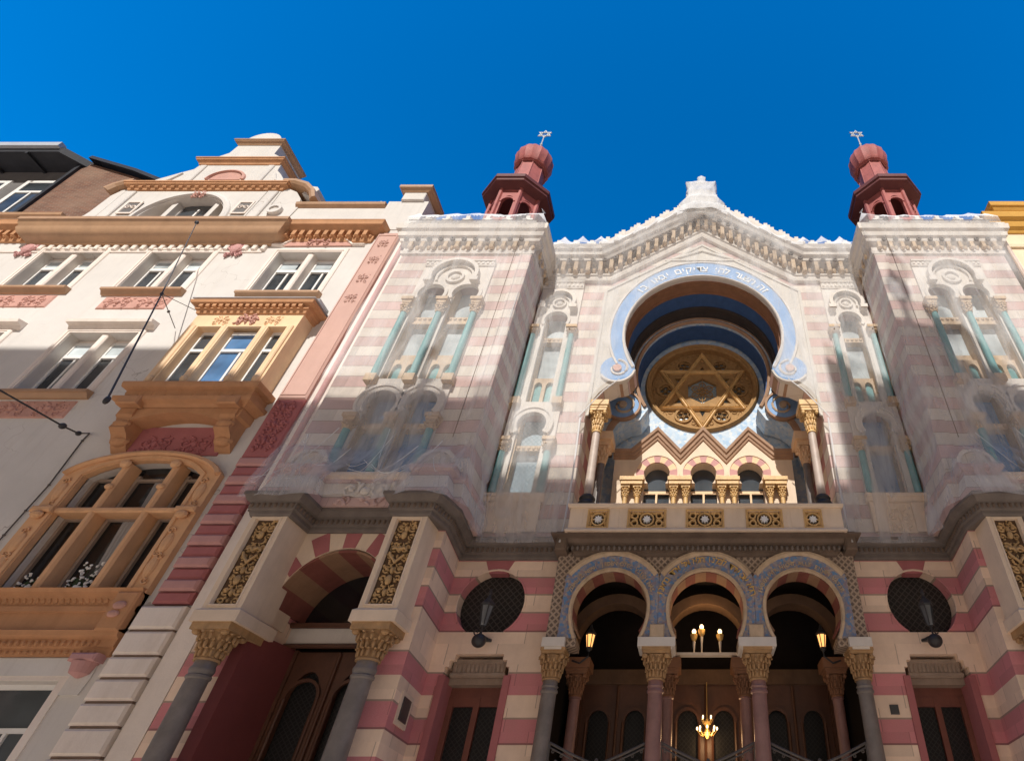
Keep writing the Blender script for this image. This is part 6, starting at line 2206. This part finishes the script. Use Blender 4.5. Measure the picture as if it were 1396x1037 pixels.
# onion finial of the corner turret and a chimney
mb = MB().lathe([(.10, 24.0), (.08, 25.25), (.22, 25.5), (.32, 25.8), (.26, 26.1), (.1, 26.35), (.02, 26.6)], 3.95, OY - .3, 14)
build('finial', mb, 'red_metal_dark', OP)
mb = MB().box(-7.40, -7.20, OY - .5, OY - .1, 20.5, 22.6); mb.blob((-7.25, OY - .3, 22.75), .2, .15, .2, 10, 6)
build('chimney', mb, 'brick_wall', OP)

# ================================================================== LIGHT, SKY, CAMERA
SUN_EL, SUN_AZ = R(42), R(4.5)        # azimuth measured from -Y towards -X
d = Vector((math.sin(SUN_AZ) * math.cos(SUN_EL), math.cos(SUN_AZ) * math.cos(SUN_EL), -math.sin(SUN_EL)))
sl = bpy.data.lights.new('sun', 'SUN')
sl.energy = SUN_E; sl.angle = R(.5); sl.color = (1.0, .955, .89)
so = bpy.data.objects.new('sun', sl); COL.objects.link(so)
so.rotation_euler = d.to_track_quat('-Z', 'Y').to_euler()
so.location = (-10, -40, 40)

# the lit lamps of the porch
for nm, lx, ly, lz, pw in (('lantern_light', -2.22, .55, 5.22, 9), ('lantern_light', 2.22, .55, 5.22, 9), ('chandelier_light', .02, 1.5, 3.6, 7), ('torch_light', 0, .7, 5.5, 6)):
    pl = bpy.data.lights.new(nm, 'POINT'); pl.energy = pw; pl.color = (1.0, .62, .30); pl.shadow_soft_size = .05
    po = bpy.data.objects.new(nm, pl); COL.objects.link(po); po.location = (lx, ly, lz)

w = bpy.data.worlds.new('World'); scene.world = w
w.use_nodes = True
wt = w.node_tree; wt.nodes.clear()
sk = wt.nodes.new('ShaderNodeTexSky'); sk.sky_type = 'NISHITA'; sk.sun_disc = False
sk.sun_elevation = SUN_EL
# sun position azimuth: direction to the sun is (-sin az, -cos az); Blender's rotation is clockwise from +Y
sk.sun_rotation = math.atan2(-math.sin(SUN_AZ), -math.cos(SUN_AZ))
sk.air_density = 1.0; sk.dust_density = SKY_DUST; sk.ozone_density = 3.0; sk.altitude = 300
hs = wt.nodes.new('ShaderNodeHueSaturation')
hs.inputs['Saturation'].default_value = SKY_SAT; hs.inputs['Value'].default_value = 1.0; hs.inputs['Hue'].default_value = SKY_HUE
bg = wt.nodes.new('ShaderNodeBackground'); bg.inputs[1].default_value = SKY_STR
ow = wt.nodes.new('ShaderNodeOutputWorld')
gm = wt.nodes.new('ShaderNodeGamma'); gm.inputs[1].default_value = SKY_GAM
wt.links.new(sk.outputs[0], gm.inputs[0]); wt.links.new(gm.outputs[0], hs.inputs['Color']); bw = wt.nodes.new('ShaderNodeRGBToBW'); wt.links.new(sk.outputs[0], bw.inputs[0])
mr_ = wt.nodes.new('ShaderNodeMapRange'); mr_.interpolation_type = 'SMOOTHSTEP'
mr_.inputs['From Min'].default_value = HAZE_A; mr_.inputs['From Max'].default_value = HAZE_B
wt.links.new(bw.outputs[0], mr_.inputs['Value'])
vm = wt.nodes.new('ShaderNodeVectorMath'); vm.operation = 'SCALE'; vm.inputs[0].default_value = HAZE_COL
wt.links.new(bw.outputs[0], vm.inputs['Scale'])
mxs = wt.nodes.new('ShaderNodeMix'); mxs.data_type = 'RGBA'
wt.links.new(mr_.outputs[0], mxs.inputs[0]); wt.links.new(hs.outputs[0], mxs.inputs[6]); wt.links.new(vm.outputs[0], mxs.inputs[7])
wt.links.new(mxs.outputs[2], bg.inputs[0])
wt.links.new(bg.outputs[0], ow.inputs[0])

cam = bpy.data.cameras.new('camera')
cam.sensor_fit = 'HORIZONTAL'; cam.sensor_width = 36.0
cam.lens = 782.0 / 1396.0 * 36.0
cam.shift_x = -(949.0 - 698.0) / 1396.0
cam.clip_start = .1; cam.clip_end = 2000
co = bpy.data.objects.new('camera', cam); COL.objects.link(co)
co.location = (-.19, -11.0, 1.6)
co.rotation_euler = (R(90 + 41), 0, 0)
scene.camera = co
scene.view_settings.view_transform = 'Standard'
scene.view_settings.look = 'None'
scene.view_settings.exposure = EXPO
scene.view_settings.gamma = 1
scene.cycles.max_bounces = 8
scene.cycles.diffuse_bounces = 5
scene.cycles.transparent_max_bounces = 12
scene.render.resolution_x = 1024; scene.render.resolution_y = 760
